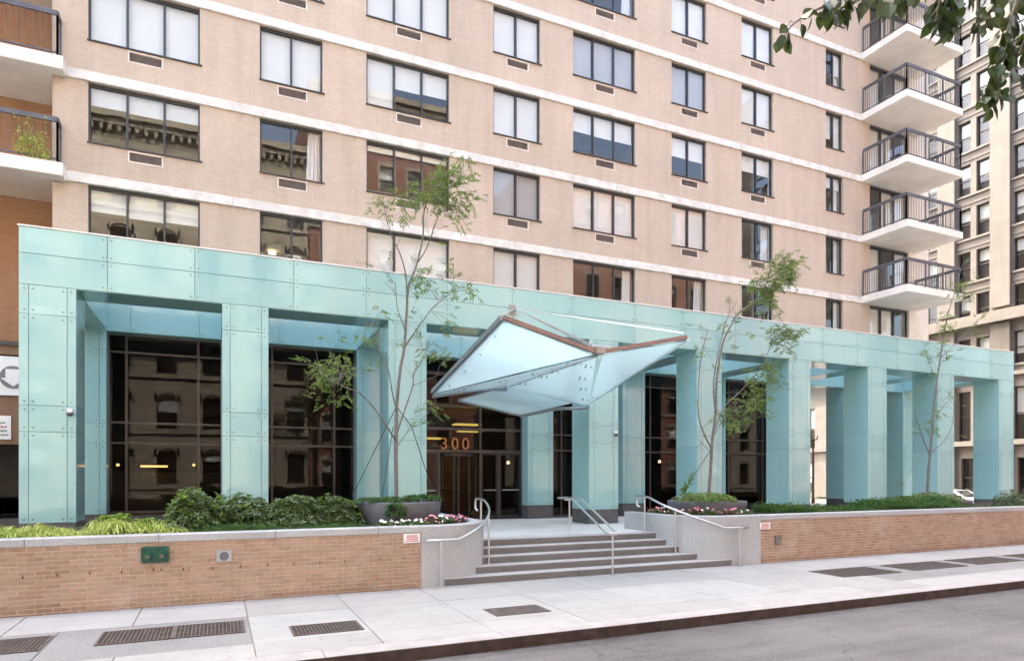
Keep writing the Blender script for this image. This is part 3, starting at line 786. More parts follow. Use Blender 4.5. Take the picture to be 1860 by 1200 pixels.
# ground floor: glazed shop-front between the inner pilasters
BAYS = [(COLS[0] + CW, COLS[1]), (COLS[1] + CW, COLS[2]), (COLS[3] + CW, COLS[4]), (COLS[4] + CW, COLS[5]), (COLS[5] + CW, COLS[6])]
def storefront(x0, x1, vx, hz, zb, zt):
    mb = MB(); f = 0.06; y0, y1 = Y_GL - 0.03, Y_GL + 0.07
    mb.box(x0, x1, y0, y1, zb, zb + f); mb.box(x0, x1, y0, y1, zt - f, zt)
    xs = [x0 + f / 2] + vx + [x1 - f / 2]; zs = [zb + f / 2] + hz + [zt - f / 2]
    for x in xs: mb.box(x - f / 2, x + f / 2, y0 + 0.003, y1 - 0.003, zb + f, zt - f)
    for i in range(len(xs) - 1):
        for z in hz: mb.box(xs[i] + f / 2, xs[i + 1] - f / 2, y0 + 0.006, y1 - 0.006, z - 0.03, z + 0.03)
    fr = obj('shopfront', mb, 'mullion_metal', bld)
    for i in range(len(xs) - 1):
        for j in range(len(zs) - 1):
            boxobj('pane', xs[i] + 0.028, xs[i + 1] - 0.028, Y_GL + 0.015, Y_GL + 0.021, zs[j] + 0.028, zs[j + 1] - 0.028, 'lobby_glass', fr)
    return fr
for i, (a, b) in enumerate(BAYS):
    storefront(a - 0.04, b + 0.04, [a + 0.42, b - 0.62] if i < 2 else [a + 0.62, b - 0.42], [3.13, 3.71, 5.72], Z_IN + (0.5 if i < 2 else 0.05), 6.24)
# lobby
mb = MB()
mb.box(XL, 22.0, 28.0, 28.2, 0.4, 6.3); mb.box(XL, XL + 0.1, Y_GL + 0.2, 28, 0.4, 6.3); mb.box(21.9, 22.0, Y_GL + 0.4, 28, 0.4, 6.3); mb.box(4.4, 4.6, Y_GL + 0.2, 28.0, 0.4, 6.3)
obj('lobby_walls', mb, 'lobby_wall', bld)
mb = MB(); mb.box(XL, 22.0, Y_GL + 0.1, 28.2, 0.35, Z_IN - 0.01); obj('lobby_floor', mb, 'lobby_stone', bld)
mb = MB(); mb.box(XL, 22.0, Y_GL + 0.1, 28.2, 6.25, 6.33); mb.box(4.6, 21.9, 24.0, 28, 4.9, 5.0); obj('lobby_ceiling', mb, 'lobby_wall', bld)
mb = MB(); mb.box(-3.2, 0.6, 25.2, 25.4, Z_IN, 2.3); mb.box(-2.4, -1.0, 24.2, 24.9, Z_IN, 1.5); mb.box(1.5, 4.2, 24.8, 25.0, Z_IN, 5.6); mb.box(12.0, 13.4, 25.4, 25.5, Z_IN, 3.5); mb.box(16.2, 17.6, 25.4, 25.5, Z_IN, 3.0)
obj('lobby_panels', mb, 'lobby_stone', bld)
def lamp(p, sx, sy, sz, mat, label):
    mb = MB(); mb.box(p[0] - sx, p[0] + sx, p[1] - sy, p[1] + sy, p[2], p[2] + sz)
    return mb
q = at(280, 848, 25.1); mb = lamp(q, 0.40, 0.03, 0.06, '', ''); obj('wall_light', mb, 'warm_lamp', bld)
for u, v in ((214, 846), (352, 846)):
    q = at(u, v, 25.1); mb = lamp(q, 0.04, 0.03, 0.08, '', ''); obj('wall_light', mb, 'warm_lamp', bld)
for u, v, s in ((848, 772, .55), (853, 784, .45), (788, 797, .35)):
    q = at(u, v, 25.6); mb = lamp(q, s, 0.3, 0.05, '', ''); obj('ceiling_light', mb, 'yellow_lamp', bld)
for u, v in ((1198, 838), (923, 840), (1186, 693)):
    q = at(u, v, 26.0); mb = MB(); mb.lathe(q, [(0.0, -.07), (.06, -.05), (.08, 0), (.05, .07), (0, .09)], 12); obj('globe_light', mb, 'room_lamp', bld, True)

# entrance: transoms with the house number, doors
x0, x1 = COLS[2] + CW - 0.04, COLS[3] + 0.04
mb = MB(); f = 0.07; y0, y1 = Y_GL - 0.04, Y_GL + 0.08
VX = [x0 + 0.04, 6.95, 8.49, 9.20, x1 - 0.04]
for x in (VX[0], VX[2], VX[4]): mb.box(x - f / 2, x + f / 2, y0, y1, Z_IN, 6.24)
for x in (VX[1], VX[3]): mb.box(x - f / 2, x + f / 2, y0 + 0.003, y1 - 0.003, Z_IN, 3.02)
for a, b in ((VX[0], VX[2]), (VX[2], VX[4])):
    for z in (3.05, 3.82, 5.72): mb.box(a + f / 2, b - f / 2, y0 + 0.006, y1 - 0.006, z - 0.05, z + 0.05)
ent = obj('entrance_frame', mb, 'mullion_metal', bld)
for a, b in ((VX[0], VX[2]), (VX[2], VX[4])):
    for c, d in ((3.1, 3.77), (3.87, 5.67), (5.77, 6.2)): boxobj('pane', a + 0.03, b - 0.03, Y_GL + 0.015, Y_GL + 0.021, c, d, 'lobby_glass', ent)
for i in range(4):
    a, b = VX[i] + f / 2 + 0.005, VX[i + 1] - f / 2 - 0.005
    if i == 1: continue
    mb = MB(); s = 0.06
    mb.box(a, b, Y_GL - 0.01, Y_GL + 0.05, Z_IN + 0.01, Z_IN + 0.16); mb.box(a, b, Y_GL - 0.01, Y_GL + 0.05, 2.93, 2.99); mb.box(a, a + s, Y_GL - 0.01, Y_GL + 0.05, Z_IN + 0.16, 2.93); mb.box(b - s, b, Y_GL - 0.01, Y_GL + 0.05, Z_IN + 0.16, 2.93)
    d = obj('door', mb, 'dark_metal', bld)
    boxobj('pane', a + s - 0.004, b - s + 0.004, Y_GL + 0.018, Y_GL + 0.024, Z_IN + 0.15, 2.94, 'lobby_glass', d)
    mb = MB(); mb.tube([(a + 0.08, Y_GL - 0.06, 1.68), (b - 0.08, Y_GL - 0.06, 1.68)], 0.018, 8); mb.box(a + 0.1, a + 0.13, Y_GL - 0.06, Y_GL, 1.67, 1.69); mb.box(b - 0.13, b - 0.1, Y_GL - 0.06, Y_GL, 1.67, 1.69)
    obj('push_bar', mb, 'steel', d)
# revolving door drum between the second pair of posts
cx, cy, rr = (VX[1] + VX[2]) / 2, Y_GL + 0.45, 0.74
rd = MB()
for z in (Z_IN + 0.01, 2.86):
    rd.lathe((cx, cy, z), [(rr - 0.05, 0), (rr, 0), (rr, 0.1), (rr - 0.05, 0.1), (rr - 0.05, 0)], 32)
for k in range(8):
    a = rad(45 * k + 22); rd.box(cx + rr * .97 * math.cos(a) - .02, cx + rr * .97 * math.cos(a) + .02, cy + rr * .97 * math.sin(a) - .02, cy + rr * .97 * math.sin(a) + .02, Z_IN + 0.11, 2.86)
rdo = obj('revolving_door', rd, 'dark_metal', bld)
for k in range(3):
    a = rad(20 + 120 * k); d = Vector((math.cos(a), math.sin(a), 0)); c = Vector((cx, cy, 0))
    mb = MB(); mb.bar(c + d * 0.68 + Vector((0, 0, Z_IN + .13)), c + d * 0.68 + Vector((0, 0, 2.84)), 0.05, 0.05); mb.bar(c + d * 0.03 + Vector((0, 0, 1.68)), c + d * 0.65 + Vector((0, 0, 1.68)), 0.03, 0.04)
    mb.bar(c + d * 0.03 + Vector((0, 0, .85)), c + d * 0.65 + Vector((0, 0, .85)), 0.04, 0.2)
    obj('wing', mb, 'dark_metal', rdo)
def text_mesh(txt, size, ext, loc, mat, parent, name, space=1.0):
    cu = bpy.data.curves.new(name, 'FONT'); cu.body = txt; cu.size = size; cu.extrude = ext; cu.space_character = space; cu.align_x = 'CENTER'
    tmp = bpy.data.objects.new(name + '_curve', cu); col.objects.link(tmp)
    me = bpy.data.meshes.new_from_object(tmp.evaluated_get(bpy.context.evaluated_depsgraph_get()))
    bpy.data.objects.remove(tmp)
    me.transform(Matrix.Rotation(rad(90), 4, 'X')); me.materials.clear(); me.materials.append(M[mat])
    return link(bpy.data.objects.new(name, me), loc, parent)
text_mesh('300', 0.58, 0.02, (7.52, Y_GL - 0.075, 3.11), 'number_gold', bld, 'house_number', 1.35)

# garage front at the far left
mb = MB(); mb.box(-16, XL - 0.01, 22.0, 22.2, 5.5, 5.74); mb.box(-16, XL - 0.01, 22.0, 22.2, 3.05, 4.36); obj('garage_fascia', mb, 'fascia_brown', bld)
mb = MB(); mb.box(-16, XL - 0.01, 21.93, 22.3, 5.745, 5.86); obj('garage_ledge', mb, 'frame_metal', bld)
mb = MB(); mb.box(-16, XL - 0.02, 26.5, 26.6, 0, 5.7); mb.box(-16, XL - 0.02, 22.2, 26.5, 3.2, 3.3); obj('garage_interior', mb, 'dark_metal', bld)
mb = MB(); mb.box(-9.0, XL - 0.03, 21.94, 21.995, 4.38, 5.44)
gs = tag(obj('garage_sign', mb, 'white_sign'), 'white garage sign with a grey disc and white down arrow beside the arcade', 'sign')
c = at(24, 685, 21.93)
mb = MB(); mb.disc_y(c.x, 21.925, c.z, 0.31, 0.012, 32); obj('disc', mb, 'sign_grey', gs)
mb = MB(); s = 0.31
mb.prism([(c.x - .17, 21.915, c.z + .22), (c.x + .17, 21.915, c.z + .22), (c.x + .17, 21.915, c.z - .03), (c.x + .28, 21.915, c.z - .03), (c.x, 21.915, c.z - .25), (c.x - .28, 21.915, c.z - .03), (c.x - .17, 21.915, c.z - .03)][::-1], (0, 0.007, 0)); obj('arrow', mb, 'white_sign', gs)
a, b = at(-22, 797, 21.97), at(20, 755, 21.97)
mb = MB(); mb.box(a.x, b.x, 21.96, 21.995, a.z, b.z)
ps = tag(obj('notice_sign', mb, 'white_sign'), 'small white notice with green and red lines below the garage sign', 'sign')
for k, (m_, q0, q1) in enumerate((('sign_green', .55, .72), ('sign_red', .45, .78), ('sign_green', .42, .86), ('sign_grey', .45, .88))):
    zz = a.z + (b.z - a.z) * (0.70 - 0.17 * k); mb = MB()
    xx = a.x + (b.x - a.x) * 0.30
    while xx < a.x + (b.x - a.x) * q1:
        w_ = R.uniform(.02, .045); mb.box(xx, xx + w_, 21.952, 21.959, zz - 0.022, zz + 0.022); xx += w_ + 0.016
    tag(obj('printed_line', mb, m_, ps), kind='stuff')

# ================================================================== GLASS ARCADE
arc = empty('glass_arcade', (13.5, 17.4, Z_PL), 'long pale turquoise glass-clad arcade with square columns and flat beam', 'arcade')
G = 0.0045
def panel(x0, x1, z0, z1, y, parent):                       # facing the street
    return boxobj('glass_panel', x0 + G, x1 - G, y, y + 0.02, z0 + G, z1 - G, 'teal_glass', parent, 0.004)
def panel_side(x, y0, y1, z0, z1, parent, thick=0.02):        # on a column flank
    return boxobj('glass_panel', x, x + thick, y0 + G, y1 - G, z0 + G, z1 - G, 'teal_glass', parent)
def dots(mb, x, y, z, dx=0.075, dz=0.085, only=None):
    for sx in (-1, 1):
        for sz in (-1, 1):
            if only and (sx, sz) not in only: continue
            mb.disc_y(x + sx * dx, y - 0.008, z + sz * dz, 0.021, 0.012, 7)
ZR = [1.18, 3.13, 3.69, 5.63, 6.25]
def column(x, y0, y1, zb, zr, name='column', right_face=True):
    mb = MB(); mb.box(x + 0.03, x + CW - 0.03, y0 + 0.03, y1 - 0.03, zb, 6.24)
    c = obj(name, mb, 'core', arc)
    mb = MB(); mb.box(x + 0.012, x + CW - 0.012, y0 + 0.012, y1 - 0.012, zb - 0.02, zr[0]); obj('base', mb, 'column_base', c)
    sx = [x, x + 0.175, x + CW - 0.165, x + CW]
    fx = MB()
    for j in range(len(zr) - 1):
        for i in range(3): panel(sx[i], sx[i + 1], zr[j], zr[j + 1], y0 + 0.002, c)
        panel_side(x + 0.003, y0 + 0.024, y1 - 0.024, zr[j], zr[j + 1], c)
        panel_side(x + CW - 0.023, y0 + 0.024, y1 - 0.024, zr[j], zr[j + 1], c)
        for xx in (sx[1], sx[2]): dots(fx, xx, y0, zr[j + 1], only=None if j < len(zr) - 2 else ((-1, -1), (1, -1)))
        if j == 0:
            for xx in (sx[1], sx[2]): dots(fx, xx, y0, zr[0], only=((-1, 1), (1, 1)))
    for i in range(1):
        panel(x, x + CW, zr[0], 6.24, y1 - 0.022, c)
    tag(obj('fixings', fx, 'fixing', c), kind='stuff')
    return c
for i, x in enumerate(COLS):
    column(x, Y_ARC, Y_ARC_B, Z_PL, ZR)
ZI = [z - 0.05 for z in ZR]
for i, x in enumerate(COLS):
    if x < 22: column(x, Y_IN, Y_IN + 0.52, Z_IN, ZI, 'pilaster')
    else: column(x, Y_IN, Y_IN + 1.0, Z_IN, ZI, 'inner_column')
# front beam
bx0, bx1 = COLS[0], COLS[-1] + CW
mb = MB(); mb.box(bx0 + 0.03, bx1 - 0.03, Y_ARC + 0.03, Y_ARC_B - 0.03, Z_SOF + 0.012, Z_TOP - 0.03)
beam = obj('beam', mb, 'core', arc)
JX = [bx0]
for i in range(len(COLS)):
    if i: JX.append(COLS[i] - 0.58)
    if i < len(COLS) - 1: JX.append(COLS[i] + CW + 0.58)
    if i == 2: JX += [COLS[i] + CW + 2.50]
JX.append(bx1)
fx = MB(); fx2 = MB()
for i in range(len(JX) - 1):
    for a, b in ((Z_SOF, 6.91), (6.91, Z_TOP)): panel(JX[i], JX[i + 1], a, b, Y_ARC, beam)
    boxobj('soffit_panel', JX[i] + G, JX[i + 1] - G, Y_ARC + 0.024, Y_ARC_B - 0.004, Z_SOF - 0.008, Z_SOF + 0.010, 'teal_glass', beam)
    panel(JX[i], JX[i + 1], Z_SOF, Z_TOP, Y_ARC_B - 0.02, beam)
    if i:
        dots(fx, JX[i], Y_ARC, 6.91)
        dots(fx, JX[i], Y_ARC, Z_SOF, only=((-1, 1), (1, 1))); dots(fx, JX[i], Y_ARC, Z_TOP, only=((-1, -1), (1, -1)))
tag(obj('fixings', fx, 'fixing', beam), kind='stuff')
mb = MB(); mb.box(bx0 - 0.02, bx1 + 0.02, Y_ARC - 0.015, Y_ARC_B + 0.015, Z_TOP + 0.003, Z_TOP + 0.035); obj('coping', mb, 'white_sign', beam)
for x, xx in ((bx0, bx0 + 0.02), (bx1 - 0.02, bx1)):
    mb = MB(); mb.box(x + 0.002 if x == bx0 else x, xx, Y_ARC + 0.026, Y_ARC_B - 0.026, Z_SOF + G, Z_TOP - G); obj('glass_panel', mb, 'teal_glass', beam)
# inner lintel over the shop-fronts and cross beams
mb = MB(); mb.box(bx0 + 0.03, bx1 - 0.03, Y_IN + 0.03, Y_FAC - 0.05, 6.212, Z_TOP - 0.03)
lint = obj('inner_beam', mb, 'core', arc)
fx = MB()
for i in range(len(JX) - 1):
    panel(JX[i], JX[i + 1], 6.2, Z_TOP, Y_IN, lint)
    boxobj('soffit_panel', JX[i] + G, JX[i + 1] - G, Y_IN + 0.024, Y_GL - 0.05, 6.192, 6.208, 'teal_glass', lint)
    if i:
        dots(fx, JX[i], Y_IN, 6.2, only=((-1, 1), (1, 1))); dots(fx, JX[i], Y_IN, 6.95)
tag(obj('fixings', fx, 'fixing', lint), kind='stuff')
for x in COLS:
    mb = MB(); mb.box(x + 0.03, x + CW - 0.03, Y_ARC_B + 0.004, Y_IN - 0.004, Z_SOF + 0.02, Z_TOP - 0.03)
    cb = obj('cross_beam', mb, 'core', arc)
    boxobj('soffit_panel', x, x + CW, Y_ARC_B + 0.004, Y_IN - 0.004, Z_SOF - 0.004, Z_SOF + 0.016, 'teal_glass', cb)
    panel_side(x + 0.002, Y_ARC_B + 0.004, Y_IN - 0.004, Z_SOF + 0.012, Z_TOP - 0.02, cb); panel_side(x + CW - 0.022, Y_ARC_B + 0.004, Y_IN - 0.004, Z_SOF + 0.012, Z_TOP - 0.02, cb)
# two small security cameras on the columns
for (u, v, lab) in ((127, 750, 'small white dome camera on the leftmost arcade column'), (1119, 788, 'small dark dome camera on the arcade column right of the doors')):
    p = at(u, v, Y_ARC - 0.09); t = empty('security_camera', p, lab, 'camera')
    mb = MB(); mb.box(p.x - 0.05, p.x + 0.05, Y_ARC - 0.10, Y_ARC, p.z + 0.02, p.z + 0.10); obj('bracket', mb, 'white_sign', t)
    mb = MB(); mb.lathe((p.x, p.y - 0.01, p.z), [(0, -.075), (.04, -.06), (.06, -.02), (.062, .018), (0, .018)], 16); obj('dome', mb, 'planter_grey', t, True)

# ================================================================== ENTRANCE CANOPY
can = empty('entrance_canopy', (7.5, 16.9, 4.3), 'butterfly canopy of frosted white glass sheets with brown front beams over the entrance', 'canopy')
A, B, C_ = Vector((5.20, 12.0, 5.34)), Vector((7.45, 12.06, 4.84)), Vector((9.72, 12.0, 5.34))
D_, E_ = Vector((5.22, 16.8, 4.42)), Vector((10.02, 16.8, 4.34))
G_ = Vector((7.40, 16.85, 4.72))
def sheet(pts, div=8, th=0.02):
    """flat-ish sheet from 3 or 4 corners, real thickness"""
    pts = [Vector(p) for p in pts]
    n = (pts[1] - pts[0]).cross(pts[-1] - pts[0]).normalized()
    if n.z < 0: n = -n
    return MB().prism(pts, n * th)
dn = Vector((0, 0, -0.06))
obj('glass_sheet', sheet([A + dn, B + dn + Vector((-.12, .1, 0)), D_ + dn]), 'frosted_glass', can)
obj('glass_sheet', sheet([C_ + dn + Vector((.12, .0, .0)), E_ + dn, B + dn + Vector((.14, .1, 0))]), 'frosted_glass', can)
obj('glass_sheet', sheet([B + dn * 1.5 + Vector((-.03, .2, 0)), G_ + dn, D_ + dn * 1.6]), 'frosted_glass', can)
obj('glass_sheet', sheet([B + dn * 1.5 + Vector((.05, .2, 0)), E_ + dn * 1.6, G_ + dn + Vector((.02, 0, 0))]), 'frosted_glass', can)
P1, P2, P3, P4 = at(832, 726, 18.2), at(918, 701, 16.95), at(1043, 731, 16.95), at(945, 753, 18.2)
obj('glass_sheet', sheet([P1, P2, P3]), 'frosted_glass', can); obj('glass_sheet', sheet([P1, P3, P4]), 'frosted_glass', can)
mb = MB(); mb.bar(A, B + Vector((-.1, 0, 0)), 0.08, 0.085); obj('front_beam', mb, 'brown_steel', can)
mb = MB(); mb.bar(B + Vector((.12, 0, .02)), C_, 0.08, 0.085); obj('front_beam', mb, 'brown_steel', can)
mb = MB(); mb.bar(A + Vector((-.02, .04, 0)), D_, 0.09, 0.10); obj('side_beam', mb, 'grey_steel', can)
mb = MB(); mb.bar(C_ + Vector((.02, .04, .0)), E_, 0.09, 0.08); obj('side_beam', mb, 'grey_steel', can)
mb = MB(); mb.tube([D_ + dn * 2, at(884, 706, 16.9), G_ + dn * 2], 0.05, 8); obj('cross_tube', mb, 'grey_steel', can)
mb = MB(); mb.tube([E_ + dn * 2.4, at(1010, 742, 17.4), P4 + Vector((0, 0, -.05))], 0.05, 8); obj('cross_tube', mb, 'grey_steel', can)
mb = MB(); mb.tube([P1 + Vector((0, 0, -.03)), P4 + Vector((0, 0, -.03))], 0.025, 8); mb.tube([P1, P2], 0.025, 8); mb.tube([P2, P3], 0.022, 8); obj('edge_trim', mb, 'grey_steel', can)
mb = MB(); mb.bar(B + Vector((0, .05, -.05)), G_ + Vector((0, 0, -.02)), 0.06, 0.06); obj('valley_beam', mb, 'grey_steel', can)
br = Vector((7.59, Y_ARC, 6.85))
mb = MB(); mb.box(br.x - .10, br.x + .10, Y_ARC - 0.03, Y_ARC - 0.001, br.z - .14, br.z + .14); mb.tube([br, br + Vector((0, -.22, 0))], 0.05, 10); obj('wall_bracket', mb, 'hub_steel', can)
tip = br + Vector((0, -.2, 0))
for e in (B + Vector((-.08, .1, .10)), B + Vector((.08, .1, .10)), C_ + Vector((-.05, .03, .09)), A + Vector((.05, .03, .09))):
    mb = MB(); mb.tube([tip, e], 0.014, 6); obj('tie_rod', mb, 'rod_steel', can)
mb = MB()
mb.box(B.x - .10, B.x + .12, B.y - .07, B.y + .12, B.z - .04, B.z + .09); mb.tube([B + Vector((-.2, 0, .09)), B + Vector((.26, 0, .09))], 0.05, 8)
obj('hub', mb, 'hub_steel', can)
mb = MB()
def pin(p): mb.lathe((p.x, p.y, p.z - .05), [(0, -.010), (.019, -.010), (.019, .02), (.010, .025), (.010, .06)], 8)
for q in (.12, .35, .6, .85):
    for s, t in ((A, D_), (B, D_), (B, E_), (C_, E_), (B, G_)):
        p = s.lerp(t, q); inn = (Vector((7.45, 14.6, p.z)) - p); inn.z = 0; inn.normalize()
        for o_ in (Vector((.10, .05, 0)), Vector((-.10, -.05, 0)), Vector((0, .16, 0))): pin(p + inn * 0.30 + o_ + dn)
for q in (.3, .7):
    for s, t in ((P1, P4), (P2, P3), (P4, P3)): pin(s.lerp(t, q))
tag(obj('pin_fixings', mb, 'hub_steel', can), kind='stuff')

# ================================================================== STEPS, GARDEN WALLS, RAILS
stp = empty('entrance_steps', (7.8, 13.1, 0), 'five wide grey granite steps rising from the sidewalk to the landing', 'steps')
ZS = [0.15, 0.30, 0.45, 0.60, 0.75]
YS = [12.46 + 0.33 * k for k in range(5)]
def arcx(cx, r, y, sgn):
    dy = 13.86 - y
    return cx + sgn * math.sqrt(max(0.0, r * r - dy * dy))
for k in range(5):
    ym = YS[k] + 0.05
    xl, xr = arcx(4.0, 1.4, ym, 1) - 0.25, arcx(11.6, 1.4, ym, -1) + 0.25
    yb = 14.102 if k == 4 else YS[k] + 0.40
    cuts = [xl]; x = xl + R.uniform(0.8, 1.5)
    while x < xr - 0.6: cuts.append(x); x += 1.62
    cuts.append(xr)
    for i in range(len(cuts) - 1):
        mb = MB(); a, b = cuts[i] + 0.002, cuts[i + 1] - 0.002; z1 = ZS[k]; z0 = z1 - 0.155 if k else -0.05; y = YS[k] + R.uniform(-.004, .004)
        mb.prism([(a, y + .012, z0), (a, y, z1 - .05), (a, y, z1 - .010), (a, y + .010, z1), (a, yb, z1), (a, yb, z0)][::-1], (b - a, 0, 0))
        mb.mi = [1 if abs(sum(mb.v[q][2] for q in fc) / len(fc) - z1) < 0.006 else 0 for fc in mb.f]  # top faces take the lighter, sky-lit copy of the stone
        obj('step_stone', mb, ['shaded_step_granite', 'lit_tread_granite'], stp)

def offset_path(cx, sgn, rr, x_far, y_back, n=18):
    """plan of a wing wall face: straight along the street, quarter round, then back"""
    pts = [(x_far, 13.86 - rr)]
    for k in range(n + 1):
        a = math.pi / 2 * k / n
        pts.append((cx + sgn * rr * math.sin(a), 13.86 - rr * math.cos(a)))
    pts.append((cx + sgn * rr, y_back))
    return pts
def wing(cx, sgn, x_far, y_back, parent):
    o = offset_path(cx, sgn, 1.40, x_far, y_back); i_ = offset_path(cx, sgn, 1.12, x_far, y_back)
    mb = MB(); b = 0.015
    o2 = offset_path(cx, sgn, 1.40 - b, x_far, y_back)
    for k in range(len(o) - 1):
        for p0, p1, za, zb2, q0, q1 in ((o[k], o[k + 1], -0.1, Z_COP - b, None, None),):
            mb.quad((*p0, za), (*p1, za), (*p1, zb2), (*p0, zb2))
        mb.quad((*o[k], Z_COP - b), (*o[k + 1], Z_COP - b), (*o2[k + 1], Z_COP), (*o2[k], Z_COP))
        mb.quad((*o2[k], Z_COP), (*o2[k + 1], Z_COP), (*i_[k + 1], Z_COP), (*i_[k], Z_COP))
        mb.quad((*i_[k + 1], 0), (*i_[k], 0), (*i_[k], Z_COP), (*i_[k + 1], Z_COP))
    mb.quad((*o[-1], -.1), (*i_[-1], -.1), (*i_[-1], Z_COP), (*o[-1], Z_COP))
    mb.quad((*o[0], -.1), (*i_[0], -.1), (*i_[0], Z_COP), (*o[0], Z_COP))
    return obj('curved_wing', mb, 'granite', parent)

BH, BLN, JT = 0.0745, 0.232, 0.011
def brick_wall(name, x0, x1, label, singles, xvis):
    t = empty(name, ((x0 + x1) / 2, Y_WALL + 0.15, 0), label, 'wall')
    mb = MB(); mb.box(x0, x1, Y_WALL + 0.006, Y_WALL + 0.29, -0.1, Z_COP - 0.132); obj('mortar_bed', mb, 'mortar', t)
    cand = []
    nrow = int((Z_COP - 0.13) / BH)
    for r in range(nrow + 1):
        z = Z_COP - 0.132 - (r + 1) * BH + 0.004
        if z < -0.08: break
        off = (r % 2) * BLN / 2
        x = x0 - off
        while x < x1:
            a, b = max(x, x0), min(x + BLN - JT, x1)
            if b - a > 0.03: cand.append((a, b, z))
            x += BLN
    sing = []
    if singles:
        vis = [c for c in cand if c[1] > xvis]
        vis.sort(key=lambda c: -(c[1] - c[0]) / (9 + abs(c[0] - 0.0)) ** 1.0)
        sing = vis[:300]
    ss = set(sing); rest = MB()
    for c in cand:
        a, b, z = c; dy = R.uniform(-0.002, 0.003)
        if c in ss:
            ln = round(b - a, 3)
            key = ('brick', ln)
            if key not in SHARED: SHARED[key] = mesh_of('brick', MB().bev(0, ln, 0, 0.05, 0, BH - JT, 0.004), 'wall_brick', (0, 0, 0))
            link(bpy.data.objects.new('brick', SHARED[key]), (a, Y_WALL + dy, z), t)
        else:
            rest.bev(a, b, Y_WALL + dy, Y_WALL + 0.05, z, z + BH - JT, 0.004)
    tag(obj('brickwork', rest, 'wall_brick', t), kind='stuff')
    x = x0
    while x < x1 - 0.01:
        e = min(x + 1.85, x1)
        mb = MB(); mb.bev(x + 0.002, e - 0.002, Y_WALL - 0.012, Y_WALL + 0.30, Z_COP - 0.13, Z_COP, 0.012); obj('coping_stone', mb, 'granite', t); x = e
    return t
lw = brick_wall('garden_wall', -12.0, 3.64, 'low brick garden wall with granite coping left of the steps', True, -3.4)
rw = brick_wall('garden_wall', 12.42, 34.0, 'low brick garden wall with granite coping right of the steps', False, 0)
wing(4.0, 1, 3.642, 16.6, lw); wing(11.6, -1, 12.418, 15.2, rw)
# weep holes in the left wall
mb = MB()
for u, v in ((41, 1048), (104, 1043), (163, 1040), (221, 1038), (279, 1034), (293, 1034), (333, 1033), (386, 1031), (437, 1028), (486, 1025), (534, 1023), (581, 1021), (626, 1019), (691, 1015), (734, 1013)):
    p = at(u, v, Y_WALL); mb.box(p.x - .010, p.x + .010, Y_WALL - 0.0045, Y_WALL + 0.02, p.z - .022, p.z + .022)
tag(obj('weep_holes', mb, 'hole_shade', lw), kind='stuff')
# fittings on the walls
p = at(282, 1006, Y_WALL); t = empty('hose_connection', (p.x, Y_WALL, p.z), 'dark green double fire-hose connection on the left garden wall', 'hydrant')
mb = MB(); w_, h_ = 0.205, 0.135
ring = [(p.x + sx * (w_ - .035) + .035 * math.cos(a), Y_WALL - 0.06, p.z + sz * (h_ - .035) + .035 * math.sin(a)) for sx, sz, a0 in ((1, 1, 0), (-1, 1, 90), (-1, -1, 180), (1, -1, 270)) for a in [rad(a0 + d) for d in (0, 30, 60, 90)]]
mb.prism(ring[::-1], (0, 0.055, 0)); obj('plate', mb, 'green_paint', t)
for s in (-1, 1):
    c = Vector((p.x + s * 0.105, Y_WALL - 0.065, p.z + 0.005))
    mb = MB(); mb.tube([c, c + Vector((0, -0.07, -0.012))], 0.062, 16); mb.tube([c + Vector((0, -0.07, -0.012)), c + Vector((0, -0.10, -0.02))], 0.048, 16); o = obj('outlet', mb, 'green_paint', t, False)
    mb = MB(); mb.tube([c + Vector((0, -0.101, -0.02)), c + Vector((0, -0.115, -0.023))], 0.040, 16); obj('cap', mb, 'brass_dull', o)
p = at(407, 1009, Y_WALL); t = empty('drain_plate', (p.x, Y_WALL, p.z), 'square grey plate with a round outlet on the left garden wall', 'drain')
mb = MB(); mb.box(p.x - .12, p.x + .12, Y_WALL - 0.016, Y_WALL - 0.004, p.z - .10, p.z + .10); obj('plate', mb, 'granite', t)
mb = MB(); mb.disc_y(p.x, Y_WALL - 0.028, p.z, 0.075, 0.011, 20); obj('outlet', mb, 'planter_grey', t)
p = at(1413, 980, Y_WALL); t = empty('wall_vent', (p.x, Y_WALL, p.z), 'small dark louvred vent in the right garden wall', 'vent')
mb = MB(); mb.box(p.x - .11, p.x + .11, Y_WALL - 0.012, Y_WALL - 0.004, p.z - .12, p.z + .12); obj('back_plate', mb, 'iron', t)
mb = MB()
for k in range(7): mb.box(p.x - .09, p.x + .09, Y_WALL - 0.022, Y_WALL - 0.0125, p.z - .10 + k * .03, p.z - .085 + k * .03)
tag(obj('louvres', mb, 'grille_metal', t), kind='stuff')
for u0, u1, v0, v1, lab in ((733, 763, 968, 986, 'small white notice with faded red print at the end of the left garden wall'), (1380, 1399, 948, 961, 'small white notice with faded red print at the end of the right garden wall')):
    a, b = at(u0, v1, Y_WALL - .02), at(u1, v0, Y_WALL - .02)
    mb = MB(); mb.box(a.x, b.x, Y_WALL - 0.026, Y_WALL - 0.0135, a.z, b.z); t = tag(obj('wall_notice', mb, 'white_sign'), lab, 'sign')
    mb = MB()
    for k in range(4):
        zz = a.z + (b.z - a.z) * (.78 - .19 * k); xx = a.x + (b.x - a.x) * R.uniform(.12, .22)
        while xx < b.x - (b.x - a.x) * .16:
            w_ = R.uniform(.012, .03); mb.box(xx, xx + w_, Y_WALL - 0.029, Y_WALL - 0.0262, zz - .011, zz + .011); xx += w_ + .010
    tag(obj('print', mb, 'sign_red', t), kind='stuff')

